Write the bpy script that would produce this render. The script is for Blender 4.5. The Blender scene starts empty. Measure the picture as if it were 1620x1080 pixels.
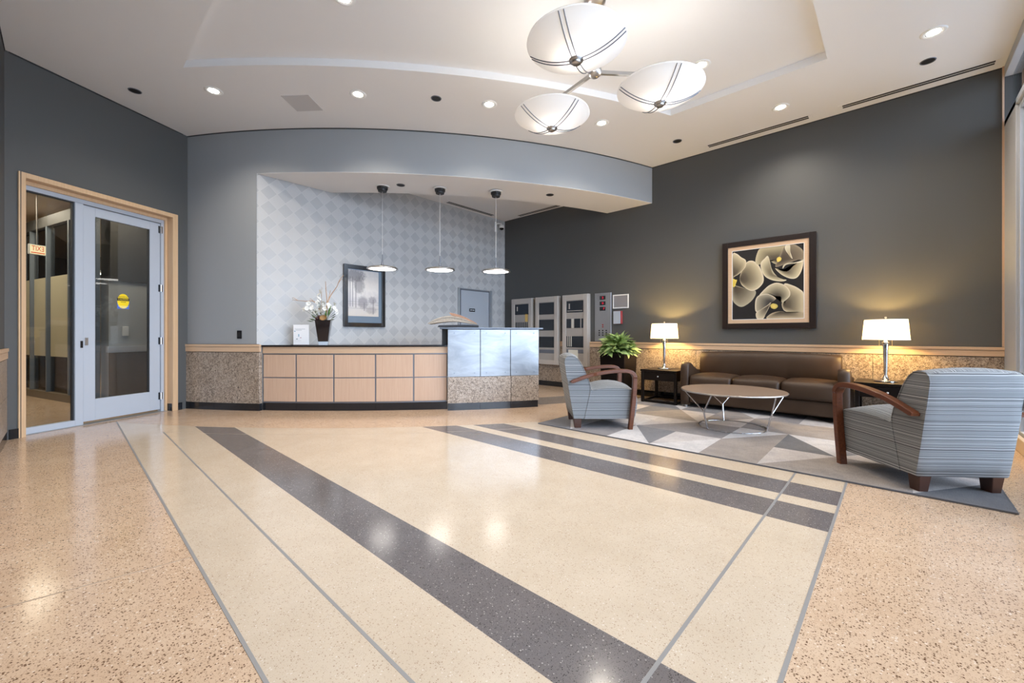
import bpy, bmesh, math, random
from math import sin, cos, pi, radians, atan2, sqrt, hypot
from mathutils import Vector, Matrix, Euler

random.seed(7)
S = bpy.context.scene
COL = S.collection

# ------------------------------------------------------------------ camera, world, light, exposure
cam = bpy.data.cameras.new('camera'); co = bpy.data.objects.new('camera', cam); COL.objects.link(co)
cam.sensor_width = 36.0; cam.lens = 654.0 / 1620.0 * 36.0; cam.shift_y = -11.0 / 1620.0; cam.clip_start = 0.02
co.location = (0, 0, 1.0); co.rotation_euler = (pi / 2, 0, -atan2(.7330, .6803))
S.camera = co
S.view_settings.view_transform = 'Standard'; S.view_settings.look = 'None'
S.view_settings.exposure = 0.32; S.view_settings.gamma = 1.0; S.view_settings.use_curve_mapping = False
S.cycles.use_denoising = True
S.cycles.max_bounces = 10; S.cycles.diffuse_bounces = 5; S.cycles.glossy_bounces = 4
S.cycles.transparent_max_bounces = 16; S.cycles.sample_clamp_indirect = 6.0

SKY = 9.5
DOWN_W = 70.0
BOWL_W = 12.0
PEND_W = 7.0
LAMP_W = 40.0

w = bpy.data.worlds.new('world'); S.world = w; w.use_nodes = True
nt = w.node_tree; nt.nodes.clear()
wo = nt.nodes.new('ShaderNodeOutputWorld'); bg = nt.nodes.new('ShaderNodeBackground')
tc = nt.nodes.new('ShaderNodeTexCoord'); sp = nt.nodes.new('ShaderNodeSeparateXYZ'); rp = nt.nodes.new('ShaderNodeValToRGB')
mr = nt.nodes.new('ShaderNodeMapRange'); mr.inputs[1].default_value = -1; mr.inputs[2].default_value = 1
nt.links.new(tc.outputs['Generated'], sp.inputs[0]); nt.links.new(sp.outputs[2], mr.inputs[0]); nt.links.new(mr.outputs[0], rp.inputs[0])
e = rp.color_ramp.elements
e[0].position = .46; e[0].color = (.30, .31, .32, 1); e[1].position = .52; e[1].color = (.66, .80, 1, 1)
x = e.new(1.0); x.color = (.56, .74, 1, 1)
nt.links.new(rp.outputs[0], bg.inputs[0]); bg.inputs[1].default_value = SKY; nt.links.new(bg.outputs[0], wo.inputs[0])

pl = bpy.data.lights.new('window_portal', 'AREA'); pl.shape = 'RECTANGLE'; pl.size = 6.7; pl.size_y = 3.6
po = bpy.data.objects.new('window_portal', pl); COL.objects.link(po)
po.location = (3.0, -.97, 1.85); po.rotation_euler = (pi / 2, 0, 0)
pl.cycles.is_portal = True

# ------------------------------------------------------------------ materials
def srgb(r, g, b):
    f = lambda c: (c / 12.92 if c <= .04045 else ((c + .055) / 1.055) ** 2.4)
    return (f(r / 255), f(g / 255), f(b / 255), 1)
def lin(r, g, b): return (r, g, b, 1)

def mat(name, col, rough=.5, metal=0.0, **kw):
    m = bpy.data.materials.new(name); m.use_nodes = True
    b = m.node_tree.nodes['Principled BSDF']
    b.inputs['Base Color'].default_value = col; b.inputs['Roughness'].default_value = rough; b.inputs['Metallic'].default_value = metal
    for k, v in kw.items(): b.inputs[k.replace('_', ' ')].default_value = v
    return m
def nodes(m): return m.node_tree, m.node_tree.nodes['Principled BSDF']
def N(nt, t, **kw):
    n = nt.nodes.new('ShaderNode' + t)
    for k, v in kw.items(): setattr(n, k, v)
    return n
def ramp(nt, src, stops, interp='LINEAR'):
    r = N(nt, 'ValToRGB'); r.color_ramp.interpolation = interp
    e = r.color_ramp.elements
    e[0].position, e[0].color = stops[0]; e[1].position, e[1].color = stops[-1]
    for p, c in stops[1:-1]:
        q = e.new(p); q.color = c
    nt.links.new(src, r.inputs[0]); return r.outputs[0]
def objco(nt, scale=(1, 1, 1), world=False):
    mp = N(nt, 'Mapping'); mp.inputs['Scale'].default_value = scale
    if world:
        g = N(nt, 'NewGeometry'); nt.links.new(g.outputs['Position'], mp.inputs[0])
    else:
        t = N(nt, 'TexCoord'); nt.links.new(t.outputs['Object'], mp.inputs[0])
    return mp.outputs[0]
def noise(nt, vec, scale, detail=3, rough=.5, dist=0):
    n = N(nt, 'TexNoise'); n.inputs['Scale'].default_value = scale; n.inputs['Detail'].default_value = detail
    n.inputs['Roughness'].default_value = rough; n.inputs['Distortion'].default_value = dist
    nt.links.new(vec, n.inputs['Vector']); return n.outputs[0]
def math_(nt, op, a, b=None):
    n = N(nt, 'Math', operation=op)
    for i, v in enumerate((a, b)):
        if v is None: continue
        if hasattr(v, 'links'): nt.links.new(v, n.inputs[i])
        else: n.inputs[i].default_value = v
    return n.outputs[0]
def mixc(nt, fac, a, b, bt='MIX'):
    n = N(nt, 'MixRGB', blend_type=bt)
    for i, v in enumerate((fac, a, b)):
        if hasattr(v, 'links'): nt.links.new(v, n.inputs[i])
        else: n.inputs[i].default_value = v
    return n.outputs[0]
def bump(nt, b, h, strength=.2, dist=.01):
    n = N(nt, 'Bump'); n.inputs['Strength'].default_value = strength; n.inputs['Distance'].default_value = dist
    nt.links.new(h, n.inputs['Height']); nt.links.new(n.outputs[0], b.inputs['Normal'])

def paint(name, col, rough=.6):
    m = mat(name, col, rough); nt, b = nodes(m)
    v = objco(nt, world=True); bump(nt, b, noise(nt, v, 160, 2), .05, .003)
    return m
M = {}
M['wall_dark'] = paint('dark_grey_paint', lin(.078, .079, .078), .6)
M['wall_mid'] = paint('mid_grey_paint', lin(.30, .315, .325), .55)
M['ceiling'] = paint('warm_white_paint', lin(.78, .77, .76), .7)
M['white'] = mat('white_plastic', lin(.8, .8, .78), .4)
M['black'] = mat('black_gloss', lin(.010, .010, .012), .18)
M['black_matt'] = mat('black_matt', lin(.012, .012, .013), .55)
M['base'] = mat('black_base_tile', lin(.012, .013, .016), .16)
M['chrome'] = mat('chrome', lin(.72, .72, .74), .1, 1)
M['nickel'] = mat('brushed_nickel', lin(.50, .48, .46), .32, 1)
M['strip'] = mat('grey_metal_strip', lin(.20, .215, .25), .4, .6)
M['alu'] = mat('blue_grey_aluminium', lin(.46, .50, .56), .42, .15)
M['alu_dark'] = mat('shadow_gasket', lin(.02, .022, .025), .5)
M['post'] = paint('pale_grey_post', lin(.42, .43, .45), .5)
M['divider'] = mat('zinc_divider_strip', lin(.235, .23, .225), .4)
M['brass_line'] = mat('thin_joint_line', lin(.36, .27, .19), .35)

def wood(name, c1, c2, scale=(2, 30, 30), rough=.35):
    m = mat(name, c1, rough); nt, b = nodes(m)
    v = objco(nt, scale); f = noise(nt, v, 2.2, 4, .6, .6)
    nt.links.new(ramp(nt, f, [(.3, c1), (.7, c2)]), b.inputs['Base Color']); return m
M['maple_h'] = wood('maple_horizontal', lin(.56, .38, .24), lin(.63, .44, .29), (1.2, 1.2, 40))
M['maple_v'] = wood('maple_vertical', lin(.50, .335, .235), lin(.56, .395, .285), (40, 40, 1.1))
M['maple_c'] = wood('maple_casing', lin(.56, .365, .205), lin(.63, .43, .26), (40, 40, 1.1))
M['cherry'] = wood('cherry_bentwood', lin(.075, .022, .009), lin(.135, .043, .017), (3, 30, 30), .3)
M['cherry'].node_tree.nodes['Principled BSDF'].inputs['Specular IOR Level'].default_value = .35
M['espresso'] = mat('espresso_wood', lin(.006, .004, .0035), .3, Specular_IOR_Level=.22)
M['leg_wood'] = mat('dark_leg_wood', lin(.055, .022, .014), .35)

def granite(name):
    m = mat(name, lin(.4, .33, .26), .3); nt, b = nodes(m)
    v = objco(nt, world=True)
    n1 = noise(nt, v, 70, 4, .62, 1.4); n2 = noise(nt, v, 26, 3, .6, .8); n3 = noise(nt, v, 1.6, 2)
    c = ramp(nt, n1, [(.31, lin(.035, .026, .02)), (.43, lin(.17, .13, .10)), (.51, lin(.40, .335, .275)), (.72, lin(.54, .48, .42))])
    c = mixc(nt, .6, c, ramp(nt, n2, [(.34, lin(.42, .36, .30)), (.52, lin(1, .97, .93)), (.7, lin(1.1, 1.06, 1.0))]), 'MULTIPLY')
    c = mixc(nt, .5, c, ramp(nt, n3, [(.35, lin(.8, .72, .62)), (.65, lin(1.08, 1.05, 1.02))]), 'MULTIPLY')
    nt.links.new(c, b.inputs['Base Color']); bump(nt, b, n1, .06, .002); return m
M['granite'] = granite('speckled_brown_granite')

def terrazzo(name, base, base2, dark, dens, light, scale, rough=.2, dsize=.36):
    m = mat(name, base, rough); nt, b = nodes(m)
    v = objco(nt, world=True)
    c = ramp(nt, noise(nt, v, 3.2, 5, .65), [(.32, base), (.68, base2)])
    mp = N(nt, 'Mapping'); mp.inputs['Scale'].default_value = (1.0, 1.0, 1.0); nt.links.new(v, mp.inputs[0])
    wv = N(nt, 'VectorMath', operation='ADD'); nz = N(nt, 'TexNoise'); nz.inputs['Scale'].default_value = scale * 1.4
    nt.links.new(v, nz.inputs['Vector']); sc = N(nt, 'VectorMath', operation='SCALE'); sc.inputs['Scale'].default_value = .35 / scale
    nt.links.new(nz.outputs['Color'], sc.inputs[0]); nt.links.new(mp.outputs[0], wv.inputs[0]); nt.links.new(sc.outputs[0], wv.inputs[1])
    for sc_, dn, colr, ds in ((scale, dens, dark, dsize), (scale * .62, dens * .6, light, .30), (scale * 1.9, dens * 1.3, mixl(base, dark, .45), .40)):
        vo = N(nt, 'TexVoronoi'); vo.inputs['Scale'].default_value = sc_; nt.links.new(wv.outputs[0], vo.inputs['Vector'])
        se = N(nt, 'SeparateColor'); nt.links.new(vo.outputs['Color'], se.inputs[0])
        k = math_(nt, 'LESS_THAN', se.outputs[0], dn)
        r = math_(nt, 'MULTIPLY', se.outputs[1], ds * 1.3)
        k2 = math_(nt, 'LESS_THAN', vo.outputs['Distance'], r)
        c = mixc(nt, math_(nt, 'MULTIPLY', k, k2), c, colr)
    nt.links.new(c, b.inputs['Base Color']); return m
def mixl(a, b, t): return tuple(a[i] * (1 - t) + b[i] * t for i in range(4))
M['terr_tan'] = terrazzo('tan_terrazzo', lin(.52, .365, .243), lin(.59, .435, .305), lin(.12, .06, .03), .60, lin(.68, .56, .44), 140, .15, .40)
M['terr_cream'] = terrazzo('cream_terrazzo', lin(.52, .425, .318), lin(.57, .475, .366), lin(.33, .235, .16), .34, lin(.63, .56, .47), 190, .15)
M['terr_dark'] = terrazzo('charcoal_terrazzo', lin(.130, .115, .113), lin(.157, .140, .138), lin(.035, .032, .032), .50, lin(.36, .33, .31), 200, .15)
M['terr_mid'] = terrazzo('grey_brown_terrazzo', lin(.20, .165, .14), lin(.24, .20, .17), lin(.06, .05, .04), .3, lin(.42, .37, .32), 180, .15)

def steel(name):
    m = mat(name, lin(.25, .26, .28), .4, 1); nt, b = nodes(m)
    v = objco(nt, (1.5, 1.5, 26), world=True); f = noise(nt, v, 3, 5, .7, .4)
    nt.links.new(ramp(nt, f, [(.3, lin(.34, .34, .34)), (.7, lin(.48, .48, .48))]), b.inputs['Roughness'])
    g = noise(nt, objco(nt, (1, 1, 3), world=True), 2.5, 3, .6, 1)
    nt.links.new(ramp(nt, g, [(.3, lin(.24, .25, .265)), (.7, lin(.34, .35, .365))]), b.inputs['Base Color'])
    bump(nt, b, f, .05, .002); return m
M['steel'] = steel('brushed_stainless')

def glass(name, tint=(1, 1, 1, 1), rough=.01, boost=1.0):
    m = bpy.data.materials.new(name); m.use_nodes = True; nt = m.node_tree; nt.nodes.clear()
    o = N(nt, 'OutputMaterial'); t = N(nt, 'BsdfTransparent'); g = N(nt, 'BsdfGlossy'); mx = N(nt, 'MixShader'); fr = N(nt, 'Fresnel')
    t.inputs[0].default_value = tint; g.inputs['Roughness'].default_value = rough; fr.inputs[0].default_value = 1.45
    nt.links.new(math_(nt, 'MULTIPLY', fr.outputs[0], boost), mx.inputs[0])
    nt.links.new(t.outputs[0], mx.inputs[1]); nt.links.new(g.outputs[0], mx.inputs[2]); nt.links.new(mx.outputs[0], o.inputs[0]); return m
M['glass'] = glass('clear_glass')
M['glass_door'] = glass('door_glass', lin(.86, .88, .88), .01, 1.0)

def translucent(name, col, trans=.7, rough=.4):
    m = bpy.data.materials.new(name); m.use_nodes = True; nt = m.node_tree; nt.nodes.clear()
    o = N(nt, 'OutputMaterial'); t = N(nt, 'BsdfTranslucent'); d = N(nt, 'BsdfDiffuse'); mx = N(nt, 'MixShader')
    t.inputs[0].default_value = col; d.inputs[0].default_value = col; mx.inputs[0].default_value = trans
    nt.links.new(d.outputs[0], mx.inputs[1]); nt.links.new(t.outputs[0], mx.inputs[2])
    g = N(nt, 'BsdfGlossy'); g.inputs['Roughness'].default_value = rough; m2 = N(nt, 'MixShader'); m2.inputs[0].default_value = .04
    nt.links.new(mx.outputs[0], m2.inputs[1]); nt.links.new(g.outputs[0], m2.inputs[2]); nt.links.new(m2.outputs[0], o.inputs[0]); return m
M['alabaster'] = translucent('alabaster_glass', lin(.88, .855, .82), .13, .25)
def glow(m, col, s):
    nt = m.node_tree; o = next(n for n in nt.nodes if n.type == 'OUTPUT_MATERIAL'); src = o.inputs[0].links[0].from_socket
    a = N(nt, 'AddShader'); em = N(nt, 'Emission'); em.inputs[0].default_value = col; em.inputs[1].default_value = s
    nt.links.new(src, a.inputs[0]); nt.links.new(em.outputs[0], a.inputs[1]); nt.links.new(a.outputs[0], o.inputs[0])
glow(M['alabaster'], lin(1, .95, .90), .06)
M['shade'] = translucent('linen_shade', lin(.90, .82, .66), .46, .8)
M['pane_band'] = translucent('beige_band', lin(.50, .46, .34), .35, .4)
M['petal'] = translucent('white_petal', lin(.88, .88, .84), .3, .6)

def emit(name, col, s):
    m = bpy.data.materials.new(name); m.use_nodes = True; nt = m.node_tree; nt.nodes.clear()
    o = N(nt, 'OutputMaterial'); em = N(nt, 'Emission'); em.inputs[0].default_value = col; em.inputs[1].default_value = s
    nt.links.new(em.outputs[0], o.inputs[0]); return m
M['lamp_disc'] = emit('downlight_glow', lin(1, .93, .84), 30)
M['pend_disc'] = emit('pendant_glow', lin(1, .95, .90), 6)
M['strip_light'] = emit('linear_light_glow', lin(1, .95, .85), 7)
M['exit_face'] = emit('exit_sign_face', lin(1, .80, .45), 1.1)
M['exit_red'] = emit('exit_sign_red', lin(.85, .06, .015), .9)
M['led_red'] = emit('red_led', lin(1, .02, .07), 1.0)

# ------------------------------------------------------------------ geometry helpers
class MB:
    def __init__(s): s.v = []; s.f = []; s.mi = []; s.sm = []
    def add(s, vs, fs, mi=0, smooth=False):
        o = len(s.v); s.v += [tuple(v) for v in vs]
        for f in fs: s.f.append([i + o for i in f]); s.mi.append(mi); s.sm.append(smooth)
        return s
    def box(s, x0, x1, y0, y1, z0, z1, mi=0, mx=None):
        vs = [Vector((x, y, z)) for z in (z0, z1) for x, y in ((x0, y0), (x1, y0), (x1, y1), (x0, y1))]
        if mx is not None: vs = [mx @ v for v in vs]
        return s.add(vs, [(3, 2, 1, 0), (4, 5, 6, 7), (0, 1, 5, 4), (1, 2, 6, 5), (2, 3, 7, 6), (3, 0, 4, 7)], mi)
    def prism(s, poly, z0, z1, mi=0):
        a = sum(poly[i][0] * poly[(i + 1) % len(poly)][1] - poly[(i + 1) % len(poly)][0] * poly[i][1] for i in range(len(poly)))
        if a < 0: poly = poly[::-1]
        n = len(poly); vs = [(p[0], p[1], z0) for p in poly] + [(p[0], p[1], z1) for p in poly]
        fs = [tuple(range(n - 1, -1, -1)), tuple(range(n, 2 * n))] + [(i, (i + 1) % n, (i + 1) % n + n, i + n) for i in range(n)]
        return s.add(vs, fs, mi)
    def prism_xz(s, poly, y0, y1, mi=0, smooth=False):
        a = sum(poly[i][0] * poly[(i + 1) % len(poly)][1] - poly[(i + 1) % len(poly)][0] * poly[i][1] for i in range(len(poly)))
        if a < 0: poly = poly[::-1]
        n = len(poly); vs = [(p[0], y0, p[1]) for p in poly] + [(p[0], y1, p[1]) for p in poly]
        s.add(vs, [tuple(range(n)), tuple(range(2 * n - 1, n - 1, -1))], mi)
        return s.add(vs, [((i + 1) % n, i, i + n, (i + 1) % n + n) for i in range(n)], mi, smooth)
    def tube(s, pts, r, n=8, mi=0, cap=True):
        pts = [Vector(p) for p in pts]; rr = r if isinstance(r, (list, tuple)) else [r] * len(pts)
        vs = []; up = None
        for i, p in enumerate(pts):
            d = (pts[min(i + 1, len(pts) - 1)] - pts[max(i - 1, 0)]).normalized()
            if up is None:
                up = d.cross(Vector((0, 0, 1)))
                if up.length < 1e-3: up = d.cross(Vector((1, 0, 0)))
                up.normalize()
            else: up = (up - d * up.dot(d)).normalized()
            q = d.cross(up)
            vs += [p + (up * cos(2 * pi * k / n) + q * sin(2 * pi * k / n)) * rr[i] for k in range(n)]
        fs = [(i * n + k, i * n + (k + 1) % n, (i + 1) * n + (k + 1) % n, (i + 1) * n + k) for i in range(len(pts) - 1) for k in range(n)]
        s.add(vs, fs, mi, True)
        if cap:
            m = len(pts) - 1
            s.add(vs[:n], [tuple(range(n - 1, -1, -1))], mi); s.add(vs[m * n:], [tuple(range(n))], mi)
        return s
    def lathe(s, prof, n=32, c=(0, 0, 0), mi=0, smooth=True, closed=False):
        vs = [(c[0] + r * cos(2 * pi * k / n), c[1] + r * sin(2 * pi * k / n), c[2] + z) for r, z in prof for k in range(n)]
        m = len(prof); rng = range(m if closed else m - 1)
        fs = [(i * n + k, i * n + (k + 1) % n, ((i + 1) % m) * n + (k + 1) % n, ((i + 1) % m) * n + k) for i in rng for k in range(n)]
        return s.add(vs, fs, mi, smooth)
    def disc(s, r, z, n=32, c=(0, 0, 0), up=True, mi=0):
        vs = [(c[0] + r * cos(2 * pi * k / n), c[1] + r * sin(2 * pi * k / n), c[2] + z) for k in range(n)]
        return s.add(vs, [tuple(range(n)) if up else tuple(range(n - 1, -1, -1))], mi)
    def cyl(s, r0, r1, z0, z1, n=24, c=(0, 0, 0), mi=0):
        s.lathe([(r0, z0), (r1, z1)], n, c, mi); s.disc(r0, z0, n, c, False, mi); s.disc(r1, z1, n, c, True, mi); return s
    def loft(s, secs, mi=0, smooth=True, cap=True):
        n = len(secs[0]); vs = [p for q in secs for p in q]
        fs = [(i * n + k, i * n + (k + 1) % n, (i + 1) * n + (k + 1) % n, (i + 1) * n + k) for i in range(len(secs) - 1) for k in range(n)]
        s.add(vs, fs, mi, smooth)
        if cap: s.add(secs[0], [tuple(range(n - 1, -1, -1))], mi, False); s.add(secs[-1], [tuple(range(n))], mi, False)
        return s
    def rbox(s, c, half, r, crown=0.0, front=0.0, n=6, mi=0):
        def ts(h):
            a = [-h + r * (1 - cos(pi / 2 * i / 3)) for i in range(4)]
            mid = [-h + r + (2 * h - 2 * r) * i / n for i in range(1, n)]
            return a + mid + [-q for q in a[::-1]]
        T = [ts(h) for h in half]
        def fix(p):
            q = [max(-(half[i] - r), min(half[i] - r, p[i])) for i in range(3)]
            d = Vector((p[i] - q[i] for i in range(3)))
            if d.length > 1e-9: d = d.normalized() * r
            v = Vector(q) + d; u = [v[i] / half[i] for i in range(3)]
            v.z += crown * (1 - u[0] ** 2) * (1 - u[1] ** 2) * max(0, u[2])
            v.x -= front * (1 - u[1] ** 4) * (1 - u[2] ** 2) * max(0, -u[0])
            return v + Vector(c)
        for ax in range(3):
            a, b = (ax + 1) % 3, (ax + 2) % 3
            for sg in (-1, 1):
                vs = []
                for ta in T[a]:
                    for tb in T[b]:
                        p = [0, 0, 0]; p[ax] = sg * half[ax]; p[a] = ta; p[b] = tb; vs.append(fix(p))
                nb = len(T[b]); na = len(T[a])
                fs = []
                for i in range(na - 1):
                    for j in range(nb - 1):
                        q = (i * nb + j, (i + 1) * nb + j, (i + 1) * nb + j + 1, i * nb + j + 1)
                        fs.append(q if sg > 0 else q[::-1])
                s.add(vs, fs, mi, True)
        return s
    def mesh(s, name, mats, weld=False):
        me = bpy.data.meshes.new(name); me.from_pydata(s.v, [], s.f)
        for m in (mats if isinstance(mats, (list, tuple)) else [mats]): me.materials.append(m)
        for p, i, k in zip(me.polygons, s.mi, s.sm): p.material_index = i; p.use_smooth = k
        if weld:
            bm = bmesh.new(); bm.from_mesh(me); bmesh.ops.remove_doubles(bm, verts=bm.verts, dist=1e-5)
            bmesh.ops.recalc_face_normals(bm, faces=bm.faces); bm.to_mesh(me); bm.free()
        me.update(); return me
    def build(s, name, mats, parent=None, bevel=0, seg=2, weld=False, loc=None, rotz=0):
        o = bpy.data.objects.new(name, s.mesh(name, mats, weld)); COL.objects.link(o)
        if parent is not None: o.parent = parent
        if loc is not None: o.location = loc
        if rotz: o.rotation_euler = (0, 0, rotz)
        if bevel:
            b = o.modifiers.new('bevel', 'BEVEL'); b.width = bevel; b.segments = seg; b.limit_method = 'ANGLE'; b.angle_limit = radians(40)
        return o

def inst(src, parent=None, loc=None, rot=None, scale=None):
    o = src.copy(); COL.objects.link(o)
    if parent is not None: o.parent = parent
    if loc is not None: o.location = loc
    if rot is not None: o.rotation_euler = rot
    if scale is not None: o.scale = scale if isinstance(scale, (tuple, list)) else (scale,) * 3
    return o
def tag(o, label=None, cat=None, group=None, kind=None):
    for k, v in (('label', label), ('category', cat), ('group', group), ('kind', kind)):
        if v: o[k] = v
    return o
def thing(name, label, cat, loc=(0, 0, 0), rotz=0, group=None):
    o = bpy.data.objects.new(name, None); COL.objects.link(o); o.empty_display_size = .1
    o.location = loc; o.rotation_euler = (0, 0, rotz); return tag(o, label, cat, group)
def struct(name, loc=(0, 0, 0), rotz=0, label=None):
    o = bpy.data.objects.new(name, None); COL.objects.link(o); o.location = loc; o.rotation_euler = (0, 0, rotz)
    return tag(o, label, None, None, 'structure')
def S_(o, label=None): return tag(o, label, None, None, 'structure')
def copy_tree(o, parent=None):
    c = o.copy(); COL.objects.link(c)
    if parent is not None: c.parent = parent
    for ch in list(o.children): copy_tree(ch, c)
    return c
def text(name, s, size, parent, loc, rot, m, align='CENTER', depth=.0005, sx=1.0):
    cu = bpy.data.curves.new(name, 'FONT'); cu.body = s; cu.size = size; cu.align_x = align; cu.align_y = 'CENTER'; cu.extrude = depth
    t = bpy.data.objects.new(name, cu); COL.objects.link(t)
    dg = bpy.context.evaluated_depsgraph_get(); me = bpy.data.meshes.new_from_object(t.evaluated_get(dg))
    bpy.data.objects.remove(t); me.materials.clear(); me.materials.append(m)
    o = bpy.data.objects.new(name, me); COL.objects.link(o); o.parent = parent; o.location = loc; o.rotation_euler = rot; o.scale = (sx, 1, 1)
    return o
def lamp(name, kind, loc, power, col, parent=None, radius=.05, angle=None, blend=.6, rot=None):
    l = bpy.data.lights.new(name, kind); l.energy = power; l.color = col
    if kind != 'AREA': l.shadow_soft_size = radius
    if kind == 'SPOT': l.spot_size = angle; l.spot_blend = blend
    o = bpy.data.objects.new(name, l); COL.objects.link(o); o.location = loc
    if rot: o.rotation_euler = rot
    if parent is not None: o.parent = parent
    return o

AC = (9.0, 11.615); RF = 9.11                      # centre and radius of the reception curve
def arc(r, a0, a1, n=24, c=AC):
    return [(c[0] + r * cos(a0 + (a1 - a0) * i / n), c[1] + r * sin(a0 + (a1 - a0) * i / n)) for i in range(n + 1)]
def a_at_x(r, x, c=AC): return -math.acos((x - c[0]) / r)
def a_at_y(r, y, c=AC): return -pi - math.asin((y - c[1]) / r) if True else 0
def ring(r0, r1, a0, a1, n=24, c=AC): return arc(r0, a0, a1, n, c) + arc(r1, a1, a0, n, c)

XR = 6.42; XL = -.40; YW = -.80; YB = 6.17; ZC = 3.69
LWA = radians(30.1); P0 = (1.061, 7.016); LD = (cos(LWA), sin(LWA)); LN = (-LD[1], LD[0])
def LW(s, d, z=None):
    p = (P0[0] - LD[0] * s + LN[0] * d, P0[1] - LD[1] * s + LN[1] * d)
    return p if z is None else (p[0], p[1], z)
LROT = LWA + pi                                   # local x runs along s, local -y into the wall

# ------------------------------------------------------------------ floor
floor = S_(MB().prism([(-.6, -1), (6.8, -1), (6.8, 7.56), (2.0, 7.56), (-.6, 6.055)], -.12, 0).build('floor', M['terr_tan']), 'tan terrazzo floor with dark chips')
CFc = (8.446, 10.767); CFr = 9.106
def fy(x, r=CFr): return CFc[1] - sqrt(r * r - (x - CFc[0]) ** 2)
def fpanel(x0, x1, y0, top, m, name):
    if top == 'arc':
        n = max(2, int((x1 - x0) / .1)); xs = [x1 + (x0 - x1) * i / n for i in range(n + 1)]
        poly = [(x0, y0), (x1, y0)] + [(x, fy(x)) for x in xs]
    else: poly = [(x0, y0), (x1, y0), (x1, top), (x0, top)]
    return MB().prism(poly, -.002, .0012).build(name, m, floor)
COLS = [(.39, .675, 'c'), (.675, .95, 'c'), (.95, 1.23, 'd'), (1.23, 2.62, 'c'), (2.62, 2.915, 'd'), (2.915, 3.055, 'c'), (3.055, 3.338, 'd'), (3.338, 3.66, 'c')]
for x0, x1, k in COLS:
    m, nm = (M['terr_cream'], 'cream_panel') if k == 'c' else (M['terr_dark'], 'dark_stripe')
    fpanel(x0, x1, .53, 'arc', m, nm); fpanel(x0, x1, .243, .53, m, nm)
def fstrip(x0, x1, y0, y1): MB().box(x0, x1, y0, y1, -.001, .0018).build('divider_strip', M['divider'], floor)
fstrip(.384, .396, .243, fy(.39)); fstrip(.669, .681, .243, fy(.675, CFr + .28))
fstrip(.384, 3.64, .237, .250); fstrip(.396, 3.64, .524, .537)
MB().prism([(XL, 2.43), (XL, 2.426), (.378, 2.318), (.378, 2.322)], -.001, .0014).build('joint_line', M['brass_line'], floor)
for r, a, b in ((CFr, .40, 3.6), (CFr + .28, .68, 3.6)):
    a0 = -math.acos((a - CFc[0]) / r); a1 = -math.acos((b - CFc[0]) / r)
    MB().prism(ring(r - .002, r + .003, a0, a1, 30, CFc), -.001, .0016).build('arc_joint_line', M['brass_line'], floor)
MB().prism(ring(8.42, 9.03, a_at_x(8.42, 4.9), a_at_x(8.42, XR), 14), -.001, .0012).build('curved_grey_band', M['terr_mid'], floor)
# floor of the lobby beyond the glass door
lobby_floor = S_(MB().prism([LW(6.5, .0), LW(-1.35, .0), (2.2, 14.6), (-4.6, 14.6)], -.12, 0).build('floor', M['terr_tan']))

# ------------------------------------------------------------------ ceiling with tray
RT = 10.37
def tray_loop(g=0.0):
    x0, x1, y0 = .80 - g, 5.05 + g, .49 - g; r = RT + -g
    return [(x0, y0), (x1, y0)] + arc(r, a_at_x(r, x1), a_at_x(r, x0), 40)
def filled(outer, holes, z, flip):
    bm = bmesh.new()
    for L in [outer] + holes:
        vs = [bm.verts.new((p[0], p[1], z)) for p in L]
        for i in range(len(vs)): bm.edges.new((vs[i], vs[(i + 1) % len(vs)]))
    bmesh.ops.triangle_fill(bm, edges=bm.edges[:], use_beauty=True)
    vs = [tuple(v.co) for v in bm.verts]; bm.verts.index_update(); fs = [[v.index for v in f.verts] for f in bm.faces]
    out = []
    for f in fs:
        a, b, c = (Vector(vs[i]) for i in f[:3]); up = (b - a).cross(c - a).z > 0
        out.append(f[::-1] if up != (not flip) else f)
    bm.free(); return vs, out
TL = tray_loop(); ZT = ZC + .075
mb = MB(); mb.add(*filled([(-.6, -.95), (6.8, -.95), (6.8, 7.4), (-.6, 7.4)], [TL], ZC, True))
mb.add(*filled([(-.6, -.95), (6.8, -.95), (6.8, 7.4), (-.6, 7.4)], [TL], ZC + .05, False))
ceiling = S_(mb.build('ceiling', M['ceiling']), 'warm white ceiling with a shallow tray')
n = len(TL); mb = MB(); mb.add([(p[0], p[1], ZC) for p in TL] + [(p[0], p[1], ZT) for p in TL], [((i + 1) % n, i, i + n, (i + 1) % n + n) for i in range(n)])
mb.build('tray_edge', M['ceiling'], ceiling)
mb = MB(); TO = tray_loop(.05); mb.prism(TO, ZT, ZT + .1); mb.build('tray_top', M['ceiling'], ceiling)
S_(MB().box(-4.9, 6.9, -1.0, 14.8, ZC + .3, ZC + .4).build('sky_light_block', M['ceiling']))  # unseen slab added to keep sky light from leaking in above the ceilings

# ------------------------------------------------------------------ walls
wall_right = S_(MB().box(XR, XR + .15, -.95, 6.4, 0, ZC).build('wall_right', M['wall_dark']), 'dark grey wall behind the sofa')
wall_near = S_(MB().box(XL - .15, XL, -.95, 6.25, 0, ZC).build('wall_left', M['wall_dark']), 'dark grey wall left of the glass door')
def wainscot(parent, axis, x, sgn, a0, a1, cols, gap=.004):
    edges = [a0 + (a1 - a0) * i / cols for i in range(cols + 1)]
    for i in range(cols):
        for z0, z1 in ((.095, .418), (.418, .77)):
            b0, b1 = edges[i] + gap / 2, edges[i + 1] - gap / 2
            mb = MB().box(min(x, x + sgn * .024), max(x, x + sgn * .024), b0, b1, z0 + gap / 2, z1 - gap / 2)
            mb.build('granite_panel', M['granite'], parent, .0015, 1)
wainscot(wall_right, 'x', XR, -1, -.80, YB, 7); wainscot(wall_near, 'x', XL, 1, -.80, 6.06, 7)
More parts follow.
